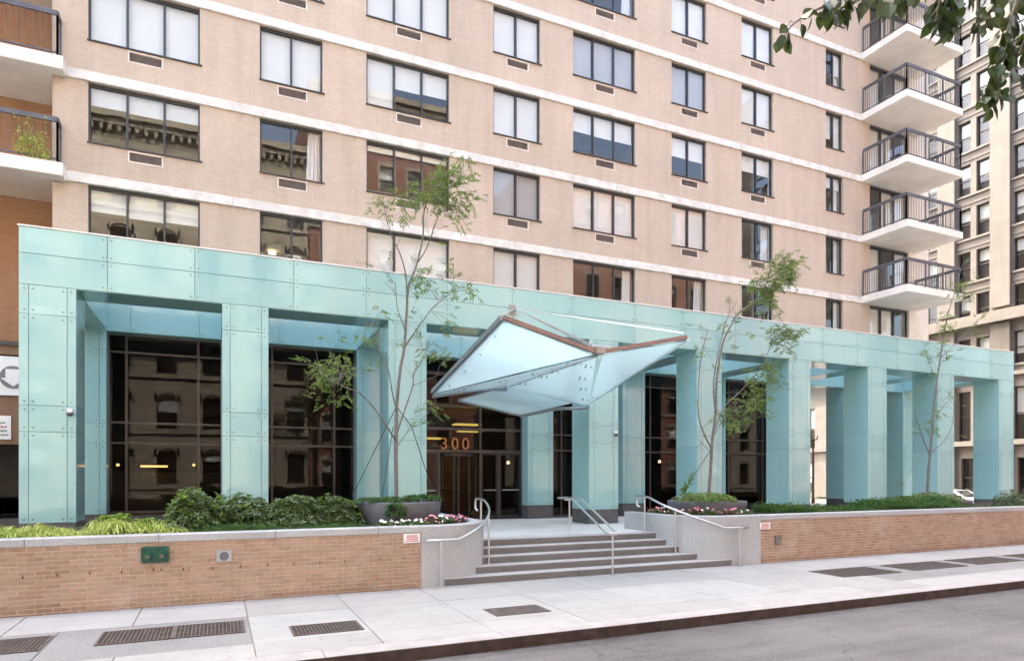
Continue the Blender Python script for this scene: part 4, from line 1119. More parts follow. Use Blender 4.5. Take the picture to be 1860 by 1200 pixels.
# handrails
def side_rail(cx, sgn, label):
    rr = 1.53; t = empty('handrail', (cx + sgn * 1.2, 13.0, 0), label, 'handrail')
    pts = [(cx - sgn * 0.28, 13.86 - rr, 0.93), (cx, 13.86 - rr, 0.93)]
    for k in range(1, 13):
        a = math.pi / 2 * k / 12; z = 0.93 + 0.70 * max(0.0, (k - 2.0) / 10.0)
        pts.append((cx + sgn * rr * math.sin(a), 13.86 - rr * math.cos(a), z))
    e = Vector(pts[-1])
    pts += [e + Vector((0, .22, .03)), e + Vector((0, .50, .03))]
    path = [Vector(p) for p in pts]
    lo = path[-1]
    path += [lo + Vector((0, .05, -.01)), lo + Vector((0, .07, -.06)), lo + Vector((0, .07, -.22)), lo + Vector((0, .04, -.26)), lo + Vector((0, -.06, -.27))]
    mb = MB(); mb.tube(path, 0.026, 10); obj('rail', mb, 'steel', t, True)
    def post(p, zb):
        mb = MB(); mb.tube([(p[0], p[1], zb), (p[0], p[1], p[2] - 0.03)], 0.021, 10); mb.lathe((p[0], p[1], zb), [(.045, 0), (.045, .012), (.022, .014)], 12); obj('post', mb, 'steel', t)
    post(path[1], 0.0); post(path[9], 0.30); post(path[-7] + Vector((0, .0, 0)), 0.75)
side_rail(4.0, 1, 'curved steel handrail sweeping along the left side of the steps')
side_rail(11.6, -1, 'curved steel handrail sweeping along the right side of the steps')
t = empty('handrail', (7.92, 13.2, 0), 'straight double steel handrail in the middle of the steps', 'handrail')
for s in (-1, 1):
    x = 7.92 + s * 0.13
    mb = MB(); mb.tube([(x, 14.55, 1.64), (x, 13.86, 1.64), (x, 13.80, 1.62), (x, 12.32, 0.94), (x, 12.22, 0.93)], 0.024, 10); obj('rail', mb, 'steel', t)
for y, z in ((14.55, 1.64), (12.22, 0.93)):
    mb = MB(); mb.tube([(7.92 - .13, y, z), (7.92 + .13, y, z)], 0.024, 10); obj('end_bar', mb, 'steel', t)
for y, z, zb in ((14.2, 1.60, 0.75), (12.26, 0.90, 0.0)):
    mb = MB(); mb.tube([(7.92, y, zb), (7.92, y, z - .04)], 0.022, 10); mb.tube([(7.92 - .13, y, z), (7.92 + .13, y, z)], 0.018, 8); mb.tube([(7.92, y, z - .05), (7.92, y, z)], 0.018, 8); obj('post', mb, 'steel', t)

# ================================================================== PLANTING
mb = MB(); mb.box(-12, 3.66, Y_WALL + 0.3, 21.1, 0.2, Z_SOIL); mb.prism([(3.66, 12.74, .2)] + [(x, y, .2) for x, y in offset_path(4.0, 1, 1.12, 3.67, 16.5)[1:]] + [(3.66, 16.5, .2)], (0, 0, Z_SOIL - .2))
tag(obj('planting_bed', mb, 'soil'), kind='structure')
mb = MB(); mb.box(12.40, 34, Y_WALL + 0.3, 16.58, 0.2, Z_SOIL); mb.prism([(x, y, .2) for x, y in offset_path(11.6, -1, 1.12, 12.39, 15.1)] + [(12.39, 15.1, .2)], (0, 0, Z_SOIL - .2))
tag(obj('planting_bed', mb, 'soil'), kind='structure')

def planter(x, y, r, rim, label):
    mb = MB(); zb = Z_SOIL - 0.05; h = rim - zb
    mb.lathe((x, y, zb), [(r * .90, 0), (r * .97, h * .5), (r, h - .03), (r - .01, h), (r - .07, h), (r - .09, h - .10)], 40)
    t = empty('planter', (x, y, zb), label, 'planter')
    obj('bowl', mb, 'planter_grey', t, True)
    mb = MB(); mb.lathe((x, y, zb), [(0, h - .03), (r * .5, h - .04), (r - .08, h - .09)], 24); obj('soil_fill', mb, 'soil', t)
PL = [(3.80, 15.0, 1.02, 1.61), (12.80, 14.9, 1.10, 1.48), (22.7, 14.9, 1.20, 1.36)]
planter(*PL[0], 'round grey planter with a young tree left of the steps')
planter(*PL[1], 'round grey planter with a young tree right of the steps')
planter(*PL[2], 'round dark planter with a young tree near the right end of the arcade')

def tuft_cover(mb, x0, x1, y0, y1, z, h, n, ln, wd, mi=0, shape=None):
    for k in range(n):
        x, y = R.uniform(x0, x1), R.uniform(y0, y1)
        hh = h * (0.55 + 0.45 * math.sin(x * 2.3 + y) * math.sin(x * .9 + 1.3) + R.uniform(-.25, .25))
        if shape: hh *= shape(x, y)
        p = Vector((x, y, z + max(0, hh) * R.uniform(.2, 1)))
        mb.leaf(p, Vector((R.gauss(0, .8), R.gauss(-.25, .8), R.uniform(.1, 1.1))), ln * R.uniform(.6, 1.3), wd, mi, 0.15)
# juniper ground cover
mb = MB(); tuft_cover(mb, -0.6, 4.0, 12.80, 13.55, Z_SOIL, 0.17, 11000, 0.10, 0.022)
tag(obj('ground_cover', mb, 'juniper_leaf'), 'low bright green feathery ground cover behind the left wall coping', 'ground cover', kind='stuff')
mb = MB(); tuft_cover(mb, 13.6, 21.5, 12.85, 14.0, Z_SOIL, 0.36, 20000, 0.13, 0.03, shape=lambda x, y: 0.8 + 0.35 * min(1, max(0, (x - 16) / 4))); tuft_cover(mb, 21.5, 33, 12.85, 13.6, Z_SOIL, 0.10, 4000, 0.10, 0.03)
tag(obj('ground_cover', mb, 'juniper_leaf'), 'dense dark green juniper spreading along the right garden wall', 'ground cover', kind='stuff')
# golden grass at the far left
mb = MB()
for k in range(360):
    x, y = R.uniform(-5.2, -0.55), R.uniform(12.85, 14.3)
    hgt = R.uniform(.13, .27) * (1 + .28 * math.sin(x * 3.1) + .2 * math.sin(x * 7.3 + y * 2))
    for j in range(12):
        a = R.uniform(0, 6.283); d = Vector((math.cos(a), math.sin(a), 0)); s = R.uniform(.5, 1.1)
        p0 = Vector((x + R.gauss(0, .03), y + R.gauss(0, .03), Z_SOIL - .01)); p1 = p0 + d * .06 * s + Vector((0, 0, hgt * s)); p2 = p0 + d * .19 * s + Vector((0, 0, hgt * s * .95)); p3 = p0 + d * .30 * s + Vector((0, 0, hgt * s * .55))
        sd = Vector((-d.y, d.x, 0)) * .011
        i = len(mb.v); mb.v += [tuple(q) for q in (p0 - sd, p0 + sd, p1 - sd, p1 + sd, p2 - sd, p2 + sd, p3)]
        mb.f += [(i, i + 1, i + 3, i + 2), (i + 2, i + 3, i + 5, i + 4), (i + 4, i + 5, i + 6)]; mb.mi += [0, 0, 0]
tag(obj('ornamental_grass', mb, 'gold_grass_leaf'), 'golden yellow-green ornamental grass along the left garden wall', 'grass', kind='stuff')
# broad-leaved plant standing in the grass
def broad_plant(x, y, h, label, n=16, ln=.16):
    t = empty('leafy_plant', (x, y, Z_SOIL), label, 'plant'); mb = MB(); st = MB()
    for k in range(n):
        a = R.uniform(0, 6.28); e = Vector((x + R.gauss(0, .14), y + R.gauss(0, .1), Z_SOIL + h * R.uniform(.7, 1)))
        st.tube([(x, y, Z_SOIL - .02), e], 0.006, 4)
        for j in range(5): mb.leaf(e, Vector((math.cos(a + j * 1.25), math.sin(a + j * 1.25), .15)), ln, ln * .55)
    obj('stems', st, 'bark', t); obj('leaves', mb, 'shrub_new_leaf', t)
q = at(216, 943, 14.5); broad_plant(q.x, 14.5, .36, 'bright broad-leaved plant in front of the left shop window', 14)
q = at(262, 945, 14.3); broad_plant(q.x, 14.3, .30, 'yellow-green plant between the golden grass and the rhododendrons', 8, .12)

# rhododendron shrubs, each its own
def shrub(x, y, rx, ry, h, n, label, new=0.10, z=None, ln=.125, mats=('shrub_leaf', 'shrub_new_leaf'), name='rhododendron_shrub', group='shrubs in the left planting bed', cat='shrub', wr=.050):
    z = Z_SOIL if z is None else z
    t = empty(name, (x, y, z), label, cat, group); mb = MB(); st = MB(); bumps = [(R.uniform(0, 6.28), R.uniform(.2, 1.3), R.uniform(.75, 1.18)) for _ in range(9)]
    for k in range(n):
        a = R.uniform(0, 6.283); el = math.asin(R.uniform(-.12, 1)); f = 1.0
        for (ba, be, bs) in bumps:
            if abs((a - ba + 3.14) % 6.283 - 3.14) < .6 and abs(el - be) < .5: f = bs
        rr = f * (1 - .55 * R.random() ** 2.2)
        d = Vector((math.cos(a) * math.cos(el), math.sin(a) * math.cos(el), math.sin(el)))
        p = Vector((x + d.x * rx * rr, y + d.y * ry * rr, z + .10 + max(-.05, d.z) * (h - .1) * rr))
        mi = 1 if (R.random() < new and rr > .8 and el > .25) else 0
        s = R.uniform(.7, 1.15) * (0.9 if mi else 1)
        ax = (d + Vector((R.gauss(0, .3), R.gauss(0, .3) - .15, .8))).normalized(); u = ax.orthogonal().normalized(); v = ax.cross(u)
        m = 7; ph = R.uniform(0, 1)
        for j in range(m):
            b = 6.283 * (j + ph) / m; dd = u * math.cos(b) + v * math.sin(b) + ax * (R.uniform(.7, 1.3) if mi else R.uniform(.1, .75))
            mb.leaf(p, dd, ln * s * R.uniform(.8, 1.1), wr * s, mi, .12)
        if k % 12 == 0: st.tube([(x + R.gauss(0, .06), y + R.gauss(0, .06), z - .05), (x + (p.x - x) * .4, y + (p.y - y) * .4, z + (p.z - z) * .6), p], 0.010, 4, 0, 0.004)
    obj('branches', st, 'bark', t); obj('leaves', mb, list(mats), t)
def shrub_px(u0, u1, vtop, Y, label, n, new):
    a, b = at(u0, 950, Y), at(u1, 950, Y); zt = at((u0 + u1) / 2, vtop, Y).z
    shrub((a.x + b.x) / 2, Y, (b.x - a.x) / 2 * 1.1, .62, (zt - Z_SOIL) * 1.02, int(n * 1.15), label, new)
shrub_px(306, 408, 893, 14.0, 'tallest rhododendron shrub, lime shoots on top, at the left of the row', 520, .22)
shrub_px(388, 492, 906, 14.35, 'second rhododendron shrub from the left, under the second arcade column', 520, .10)
shrub_px(484, 580, 901, 14.3, 'third rhododendron shrub, in front of the second shop window', 520, .12)
shrub_px(560, 652, 905, 14.5, 'rhododendron shrub touching the round planter on its left', 480, .16)
q = at(312, 955, 13.25); shrub(q.x, 13.25, .22, .18, .22, 90, 'small pale shrub at the foot of the tallest rhododendron', .0, ln=.07, wr=.03)

# flowers
def flower_plant(x, y, r, h, petals, leaf, label, group, nf):
    t = empty('flowering_plant', (x, y, Z_SOIL), label, 'flowers', group); mb = MB(); fl = MB()
    for k in range(170):
        a = R.uniform(0, 6.283); q = math.sqrt(R.random()); p = Vector((x + r * q * math.cos(a), y + r * q * math.sin(a), Z_SOIL + h * math.sqrt(max(0, 1 - q * q)) * R.uniform(.35, 1)))
        mb.leaf(p, Vector((math.cos(a) + R.gauss(0, .5), math.sin(a) + R.gauss(0, .5), R.uniform(0, .8))), .07, .045)
    for k in range(nf):
        a = R.uniform(0, 6.283); q = math.sqrt(R.random()) * .95; c = Vector((x + r * q * math.cos(a), y + r * q * math.sin(a), Z_SOIL + .03 + h * math.sqrt(max(0, 1 - q * q))))
        ax = Vector((R.gauss(0, .4), -.7 + R.gauss(0, .3), 1)).normalized(); u = ax.orthogonal().normalized(); v = ax.cross(u)
        for j in range(5):
            b = 6.283 * j / 5; d0 = u * math.cos(b) + v * math.sin(b); d1 = u * math.cos(b + .62) + v * math.sin(b + .62); d2 = u * math.cos(b - .62) + v * math.sin(b - .62)
            s = .026; i = len(fl.v); fl.v += [tuple(q_) for q_ in (c, c + d2 * s * .9 + ax * .006, c + d0 * s * 1.35 + ax * .004, c + d1 * s * .9 + ax * .006)]; fl.f.append((i, i + 1, i + 2, i + 3)); fl.mi.append(0)
    obj('foliage', mb, leaf, t); obj('blossoms', fl, petals, t)
for u, v, wh in ((696, 945, 'leftmost white-flowered bedding plant below the left planter'), (716, 940, 'second white-flowered bedding plant from the left below the left planter'), (738, 938, 'third white-flowered bedding plant from the left below the left planter'), (757, 937, 'rightmost white-flowered bedding plant below the left planter')):
    q = at(u, v, 13.15); flower_plant(q.x, 13.1 + R.uniform(-.12, .15), .17, .20, 'white_petal', 'flower_leaf', wh, 'white bedding flowers left of the steps', 11)
for u, v, pm, lf, wh in ((783, 938, 'red_petal', 'bronze_leaf', 'dark-leaved red bedding plant right of the white ones on the left wall'), (801, 937, 'white_petal', 'flower_leaf', 'white bedding plant among the pink ones near the left handrail'), (818, 936, 'pink_petal', 'flower_leaf', 'green-leaved pink bedding plant near the left handrail'), (834, 938, 'pink_petal', 'bronze_leaf', 'dark-leaved pink bedding plant closest to the left handrail')):
    q = at(u, v, 13.5); flower_plant(q.x, 13.45, .17, .24, pm, lf, wh, 'pink and white bedding flowers left of the steps', 14)
for k, u in enumerate((1190, 1208, 1226, 1244, 1263, 1282, 1300, 1318, 1336, 1352)):
    yy = 14.4 - k * .12; q = at(u, 925, yy); flower_plant(q.x, yy, .21, .22 + R.uniform(-.03, .04), ('pink_petal', 'white_petal', 'pink_petal', 'red_petal')[k % 4], 'bronze_leaf' if k % 3 == 1 else 'flower_leaf', ('first', 'second', 'third', 'fourth', 'fifth', 'sixth', 'seventh', 'eighth', 'ninth', 'tenth')[k] + ' bedding plant from the left behind the right curved wall, ' + ('pink', 'white', 'pink', 'red')[k % 4] + ' flowers', 'pink and white bedding flowers right of the steps', 9)

# shrubs in planters and at the end of the right bed
def mound(x, y, r, z, h, n, label, name='low_shrub', mats=('juniper_leaf', 'shrub_new_leaf'), new=.05, ln=.07, group='low shrubs in the round planters', wr=.03):
    shrub(x, y, r, r, h, n, label, new, z, ln, mats, name, group, wr=wr)
x, y, r, rim = PL[0]
mound(x - .35, y - .3, .60, rim - .08, .17, 260, 'low green shrub left of the trunk in the left planter')
mound(x + .50, y - .3, .48, rim - .08, .22, 240, 'low green shrub right of the trunk in the left planter')
q = at(718, 925, 13.95); mound(q.x, 13.95, .22, 1.25, .42, 120, 'green plant spilling over the front of the left planter', group='plants below the left planter')
x, y, r, rim = PL[1]
mound(x - .2, y - .3, .85, rim - .08, .30, 520, 'low green shrub filling the planter right of the steps', mats=('tree_leaf', 'shrub_new_leaf'))
x, y, r, rim = PL[2]
mound(x - .5, y - .3, .95, rim - .08, .34, 420, 'brownish green shrub around the trunk in the far planter', mats=('tree_leaf', 'bronze_leaf'), new=.3)
q = at(1848, 905, 13.6); mound(q.x, 13.8, .55, Z_SOIL - .03, .62, 380, 'rounded dark shrub at the right edge of the picture', 'round_shrub', mats=('shrub_leaf', 'bronze_leaf'), group='shrubs in the right planting bed')
for u, v0, n_ in ((1640, 900, 260), (1695, 903, 260)):
    q = at(u, v0, 13.9); mound(q.x, 13.9, .8, Z_SOIL, .45, n_ * 2, 'spreading green juniper mound ' + ('left of' if u == 1640 else 'in front of') + ' the far planter', 'juniper_shrub', mats=('juniper_leaf', 'tree_leaf'), group='shrubs in the right planting bed', ln=.09)

# ------------------------------------------------------------------ young trees
def young_tree(base, Y, stems, clumps, label, guys=(), r0=.045, leafn=0.85, twigs=85):
    t = empty('young_tree', base, label, 'tree', 'young trees in the round planters')
    tr = MB(); lf = MB(); pts_all = []
    for (pts, ra, rb) in stems:
        w = [at(u, v, Y + dy) for (u, v, dy) in pts]
        w = smooth_path(w, 5); tr.tube(w, ra, 7, 0, rb); pts_all += [(p, w[min(i + 1, len(w) - 1)] - w[max(i - 1, 0)]) for i, p in enumerate(w) if i > len(w) // 3]
    def spray(p, d, n):
        # one compound leaf: a thin stalk with paired leaflets
        ln = R.uniform(.14, .26); e = p + d.normalized() * ln - Vector((0, 0, ln * R.uniform(.1, .5)))
        tr.tube([p, p.lerp(e, .5) + Vector((0, 0, .02)), e], 0.0022, 3, 0, .001, False)
        sd = (e - p).cross(Vector((0, 0, 1)));
        if sd.length < 1e-3: sd = Vector((1, 0, 0))
        sd.normalize()
        for k in range(n):
            q = .2 + .8 * k / n; b = p.lerp(e, q)
            for s in (-1, 1): lf.leaf(b, (sd * s + (e - p).normalized() * .8 + Vector((R.gauss(0, .2), R.gauss(0, .2), R.gauss(-.25, .25)))), R.uniform(.065, .105), .030, 0, .1)
        lf.leaf(e, e - p, .08, .03)
    for (u, v, ru, rv, n) in clumps:
        c = at(u, v, Y)
        sx = ru / FOC * (Y / .9) ; sz = rv / FOC * (Y / .9)
        near = min(pts_all, key=lambda pd: (pd[0] - c).length)[0]
        hubs = []
        for k in range(max(4, n // 4)):
            h = c + Vector((R.gauss(0, .72) * sx, R.gauss(0, .6) * sx, R.gauss(0, .72) * sz)); hubs.append(h)
            st = near.lerp(c, R.uniform(0, .6)); tr.tube(smooth_path([st, st.lerp(h, .5) + Vector((0, 0, .04)), h], 3), 0.006, 4, 0, .002, False)
        for k in range(int(n * leafn * 1.35)):
            h = R.choice(hubs); d = Vector((R.gauss(0, 1), R.gauss(0, 1), R.gauss(-.1, .6)))
            spray(h + Vector((R.gauss(0, .10), R.gauss(0, .10), R.gauss(0, .08))), d, R.choice((3, 4, 5)))
    for k in range(twigs):
        p, d = R.choice(pts_all); d = (d.normalized() + Vector((R.gauss(0, .6), R.gauss(0, .6), R.gauss(.1, .4)))).normalized(); ln = R.uniform(.25, .75)
        e = p + d * ln; tr.tube([p, p.lerp(e, .5) + Vector((R.gauss(0, .03), R.gauss(0, .03), .03)), e], 0.005, 4, 0, .0015, False)
        if R.random() < .5:
            for _ in range(R.choice((1, 2, 3))): spray(e - d * R.uniform(0, .15), d + Vector((R.gauss(0, .5), R.gauss(0, .5), R.gauss(0, .4))), R.choice((3, 4)))
    obj('trunk', tr, 'bark', t, True); obj('crown', lf, 'tree_leaf', t)
    for a, b in guys:
        mb = MB(); mb.tube([a, b], .011, 5); obj('guy_line', mb, 'guy_green', t)
young_tree(at(720, 905, 15.0), 15.0, [
    ([(720, 908, 0), (719, 850, 0), (719, 790, 0), (721, 730, 0), (727, 670, .05), (734, 632, .05), (739, 560, .1), (742, 520, .1), (757, 480, .1), (768, 430, .15), (771, 380, .2), (790, 330, .2), (800, 295, .2)], .050, .010),
    ([(739, 548, .1), (737, 500, 0), (727, 462, -.1), (712, 430, -.1), (704, 405, -.1), (697, 372, -.15)], .020, .005),
    ([(757, 480, .1), (775, 450, .0), (790, 410, -.1), (800, 385, -.1)], .018, .006),
    ([(734, 632, .05), (750, 608, .2), (770, 580, .3), (790, 555, .35), (822, 530, .4), (845, 515, .4)], .022, .005),
    ([(720, 745, 0), (712, 710, -.15), (705, 670, -.2), (690, 643, -.3), (683, 600, -.35), (672, 575, -.4)], .020, .005),
    ([(719, 800, 0), (700, 770, -.25), (675, 735, -.35), (650, 712, -.4), (620, 700, -.45), (590, 682, -.5), (572, 655, -.5)], .022, .005),
    ([(720, 790, 0), (735, 745, .2), (750, 700, .3), (752, 675, .3), (770, 650, .35), (778, 620, .35)], .022, .005),
    ([(737, 600, .05), (722, 560, -.2), (718, 520, -.3), (705, 500, -.3)], .012, .003),
    ([(750, 700, .3), (775, 690, .35), (800, 680, .4)], .010, .003),
    ([(719, 815, 0), (740, 785, .2), (760, 770, .3)], .012, .004)],
    [(805, 330, 22, 40, 60), (840, 325, 26, 26, 42), (828, 376, 28, 16, 46), (780, 350, 20, 18, 36), (738, 365, 22, 18, 34), (697, 372, 12, 14, 10), (600, 690, 26, 18, 60), (620, 660, 14, 30, 30), (582, 665, 10, 10, 14),
     (795, 520, 30, 22, 26), (830, 520, 24, 18, 22), (770, 505, 24, 10, 14), (665, 590, 22, 30, 16), (800, 640, 26, 14, 16), (790, 735, 10, 6, 10), (810, 575, 20, 20, 10), (850, 345, 14, 20, 16)],
    'slender young tree with guy lines in the left planter, sparse leaves reaching the third floor',
    guys=((at(718, 742, 15), at(640, 900, 14.6)), (at(719, 736, 15), at(748, 775, 15.2)), (at(748, 775, 15.2), at(782, 880, 15.9)), (at(714, 775, 15), at(692, 915, 14.2))))
young_tree(at(1287, 905, 14.9), 14.9, [
    ([(1287, 905, 0), (1291, 850, 0), (1294, 800, 0), (1300, 750, .05), (1301, 700, .05), (1306, 660, .1), (1314, 620, .1), (1328, 590, .1), (1340, 570, .15), (1372, 545, .2), (1390, 520, .2), (1400, 485, .2)], .05, .010),
    ([(1293, 815, 0), (1280, 790, -.15), (1270, 760, -.2), (1268, 720, -.2), (1272, 660, -.2), (1280, 620, -.2), (1286, 600, -.2)], .026, .006),
    ([(1300, 750, 0), (1296, 700, -.1), (1303, 650, -.1), (1312, 610, -.1), (1322, 575, -.1), (1340, 545, -.1)], .024, .006),
    ([(1295, 790, 0), (1315, 740, .2), (1345, 710, .3), (1385, 665, .3), (1400, 630, .4), (1430, 600, .4)], .022, .005),
    ([(1294, 795, 0), (1320, 755, .2), (1350, 735, .3), (1385, 718, .3)], .015, .004),
    ([(1292, 820, 0), (1276, 806, .1), (1264, 790, .2)], .012, .003)],
    [(1425, 478, 26, 16, 90), (1405, 500, 24, 18, 80), (1380, 510, 20, 14, 40), (1435, 500, 18, 14, 50), (1405, 535, 16, 26, 60), (1390, 560, 16, 16, 30), (1440, 600, 22, 14, 50), (1405, 605, 20, 14, 34), (1430, 625, 12, 20, 26),
     (1395, 660, 16, 16, 34), (1345, 745, 26, 14, 60), (1375, 725, 20, 14, 46), (1330, 765, 16, 14, 30), (1385, 695, 16, 20, 34), (1410, 680, 16, 14, 20), (1280, 640, 14, 20, 8), (1360, 690, 12, 18, 16)],
    'young tree right of the steps with a leafy green top leaning right', guys=((at(1292, 815, 14.9), at(1240, 895, 14.6)),))
q0 = at(1247, 880, 14.6); mb = MB()
for k in range(60):
    f = R.random(); p = at(1238 + 22 * f + R.gauss(0, 3), 896 - 38 * f + R.gauss(0, 3), 14.6)
    for j in range(3): mb.leaf(p, Vector((R.gauss(0, 1), R.gauss(0, 1), R.gauss(.2, 1))), .08, .03)
mb.tube([at(1238, 915, 14.6), at(1250, 880, 14.6), at(1262, 850, 14.6)], .006, 4, 1)
tag(obj('climbing_vine', mb, ['tree_leaf', 'bark']), 'green vine climbing the guy line of the right tree', 'vine')
young_tree(at(1684, 900, 14.9), 14.9, [
    ([(1684, 905, 0), (1686, 860, 0), (1689, 826, 0), (1693, 780, 0), (1696, 740, 0), (1702, 690, .05), (1708, 650, .05), (1713, 615, .1), (1722, 570, .1), (1738, 520, .1), (1745, 490, .1)], .05, .008),
    ([(1689, 826, 0), (1678, 800, -.2), (1668, 770, -.3), (1660, 745, -.35)], .020, .005),
    ([(1690, 822, 0), (1715, 800, .3), (1730, 770, .4), (1733, 730, .4)], .018, .004),
    ([(1694, 780, 0), (1705, 750, .3), (1720, 730, .3), (1735, 715, .3)], .014, .004),
    ([(1690, 815, 0), (1672, 830, -.2), (1655, 855, -.3)], .010, .003),
    ([(1708, 650, 0), (1730, 630, .2), (1760, 600, .3), (1785, 575, .3)], .010, .003),
    ([(1700, 690, 0), (1685, 650, -.2), (1680, 625, -.2)], .010, .003)],
    [(1745, 525, 16, 16, 24), (1760, 500, 14, 14, 10), (1722, 585, 10, 20, 22), (1716, 605, 8, 10, 12), (1700, 745, 8, 16, 14), (1692, 770, 6, 14, 10), (1680, 640, 14, 16, 8), (1752, 545, 12, 12, 8), (1720, 640, 8, 8, 6), (1772, 600, 10, 10, 5)],
    'bare young tree in the far planter with only a few leaves', twigs=80)

# ------------------------------------------------------------------ street tree beside the camera, its twigs hang into the upper right corner
def camp(r_, f_, z): return Vector((r_ * CY + f_ * SY, -r_ * SY + f_ * CY, z))      # metres to the right of / ahead of the camera
def near(u, v, f_): return camp((u - 930) / FOC * f_, f_, CAM_H + (HORIZON - v) / FOC * f_)
st_tree = empty('street_tree', camp(5.6, 1.6, -0.1), 'street tree whose dark broad leaves hang into the upper right corner', 'tree')
tr = MB(); lf = MB()
tr.tube(smooth_path([camp(5.6, 1.6, -.15), camp(5.6, 1.6, 2.0), camp(5.5, 1.7, 4.0), camp(5.4, 2.0, 5.6), camp(5.3, 2.2, 7.0)], 5), .14, 10, 0, .06)
limb = smooth_path([camp(5.5, 1.7, 4.0), camp(4.6, 2.6, 5.0), camp(4.0, 3.4, 5.5), near(1800, -40, 4.0), near(1650, -30, 4.1), near(1540, -14, 4.1)], 5)
tr.tube(limb, .06, 8, 0, .008)
def broad_leaf(p, d, ln):
    d = d.normalized(); x = d.cross(Vector((R.gauss(0, .6), R.gauss(-.8, .6), .5)))
    if x.length < 1e-3: x = d.orthogonal()
    x.normalize(); n = x.cross(d); w = ln * .42; i = len(lf.v)
    sh = [(0, 0), (.16, .62), (.38, 1.0), (.62, .86), (.85, .36), (1.0, 0)]
    mid = [p + d * (ln * a) - n * (ln * .10 * a * a) for a, _ in sh]
    for (a, b), m in zip(sh, mid): lf.v += [tuple(m - x * (w * b) + n * (.25 * w * b)), tuple(m), tuple(m + x * (w * b) + n * (.25 * w * b))]
    for k in range(5):
        j = i + 3 * k
        lf.f += [(j, j + 1, j + 4, j + 3), (j + 1, j + 2, j + 5, j + 4)]; lf.mi += [0, 0]
def hang(pts, n, ln=.085):
    n = int(n * 1.5); ln *= 1.12
    w = smooth_path(pts, 6); tr.tube(w, .010, 5, 0, .003, False)
    for k in range(n):
        q = (k + R.random()) / n * .96 + .04; i = min(len(w) - 2, int(q * (len(w) - 1))); p = w[i].lerp(w[i + 1], R.random())
        s = Vector((R.gauss(0, 1), R.gauss(0, 1), R.gauss(-.3, .5))).normalized() * .03
        tr.tube([p, p + s], .0016, 3, 0, .0012, False); broad_leaf(p + s, s * 20 + Vector((R.gauss(0, .3), R.gauss(0, .3), -.9)), ln * R.uniform(.75, 1.2))
F = 4.0
hang([near(1560, -20, F), near(1510, 5, F), near(1470, 25, F), near(1440, 45, F), near(1424, 68, F)], 15, .075)
hang([near(1600, -25, F), near(1560, 0, F), near(1530, 15, F), near(1515, 25, F)], 14)
hang([near(1680, -30, F), near(1640, -5, F), near(1620, 10, F)], 12)
hang([near(1720, -30, F), near(1705, 10, F), near(1700, 40, F)], 14)
hang([near(1770, -30, F), near(1745, 0, F), near(1730, 30, F), near(1728, 58, F)], 17)
hang([near(1800, -30, F), near(1800, 20, F), near(1775, 45, F)], 13)
hang([near(1860, -30, F), near(1840, 20, F), near(1825, 70, F), near(1815, 110, F)], 22)
hang([near(1900, -10, F), near(1870, 50, F), near(1850, 100, F)], 16)
hang([near(1826, 70, F), near(1815, 120, F), near(1808, 165, F), near(1806, 188, F)], 15)
hang([near(1880, 140, F), near(1850, 140, F), near(1820, 137, F)], 6)
hang([near(1808, 150, F), near(1790, 170, F), near(1778, 186, F)], 4, .06)
for k in range(42):        # the rest of the crown, outside the picture
    e = Vector((R.gauss(0, 1), R.gauss(0, 1), R.gauss(0, .6))); c = camp(5.6, 1.4, 7.2) + e.normalized() * R.uniform(.5, 1.7)
    b = camp(5.4, 1.9, R.uniform(5.2, 6.9)); hang([b, b.lerp(c, .6) + Vector((0, 0, .2)), c], 14, .10)
obj('trunk', tr, 'bark', st_tree, True); obj('crown', lf, 'street_leaf', st_tree)

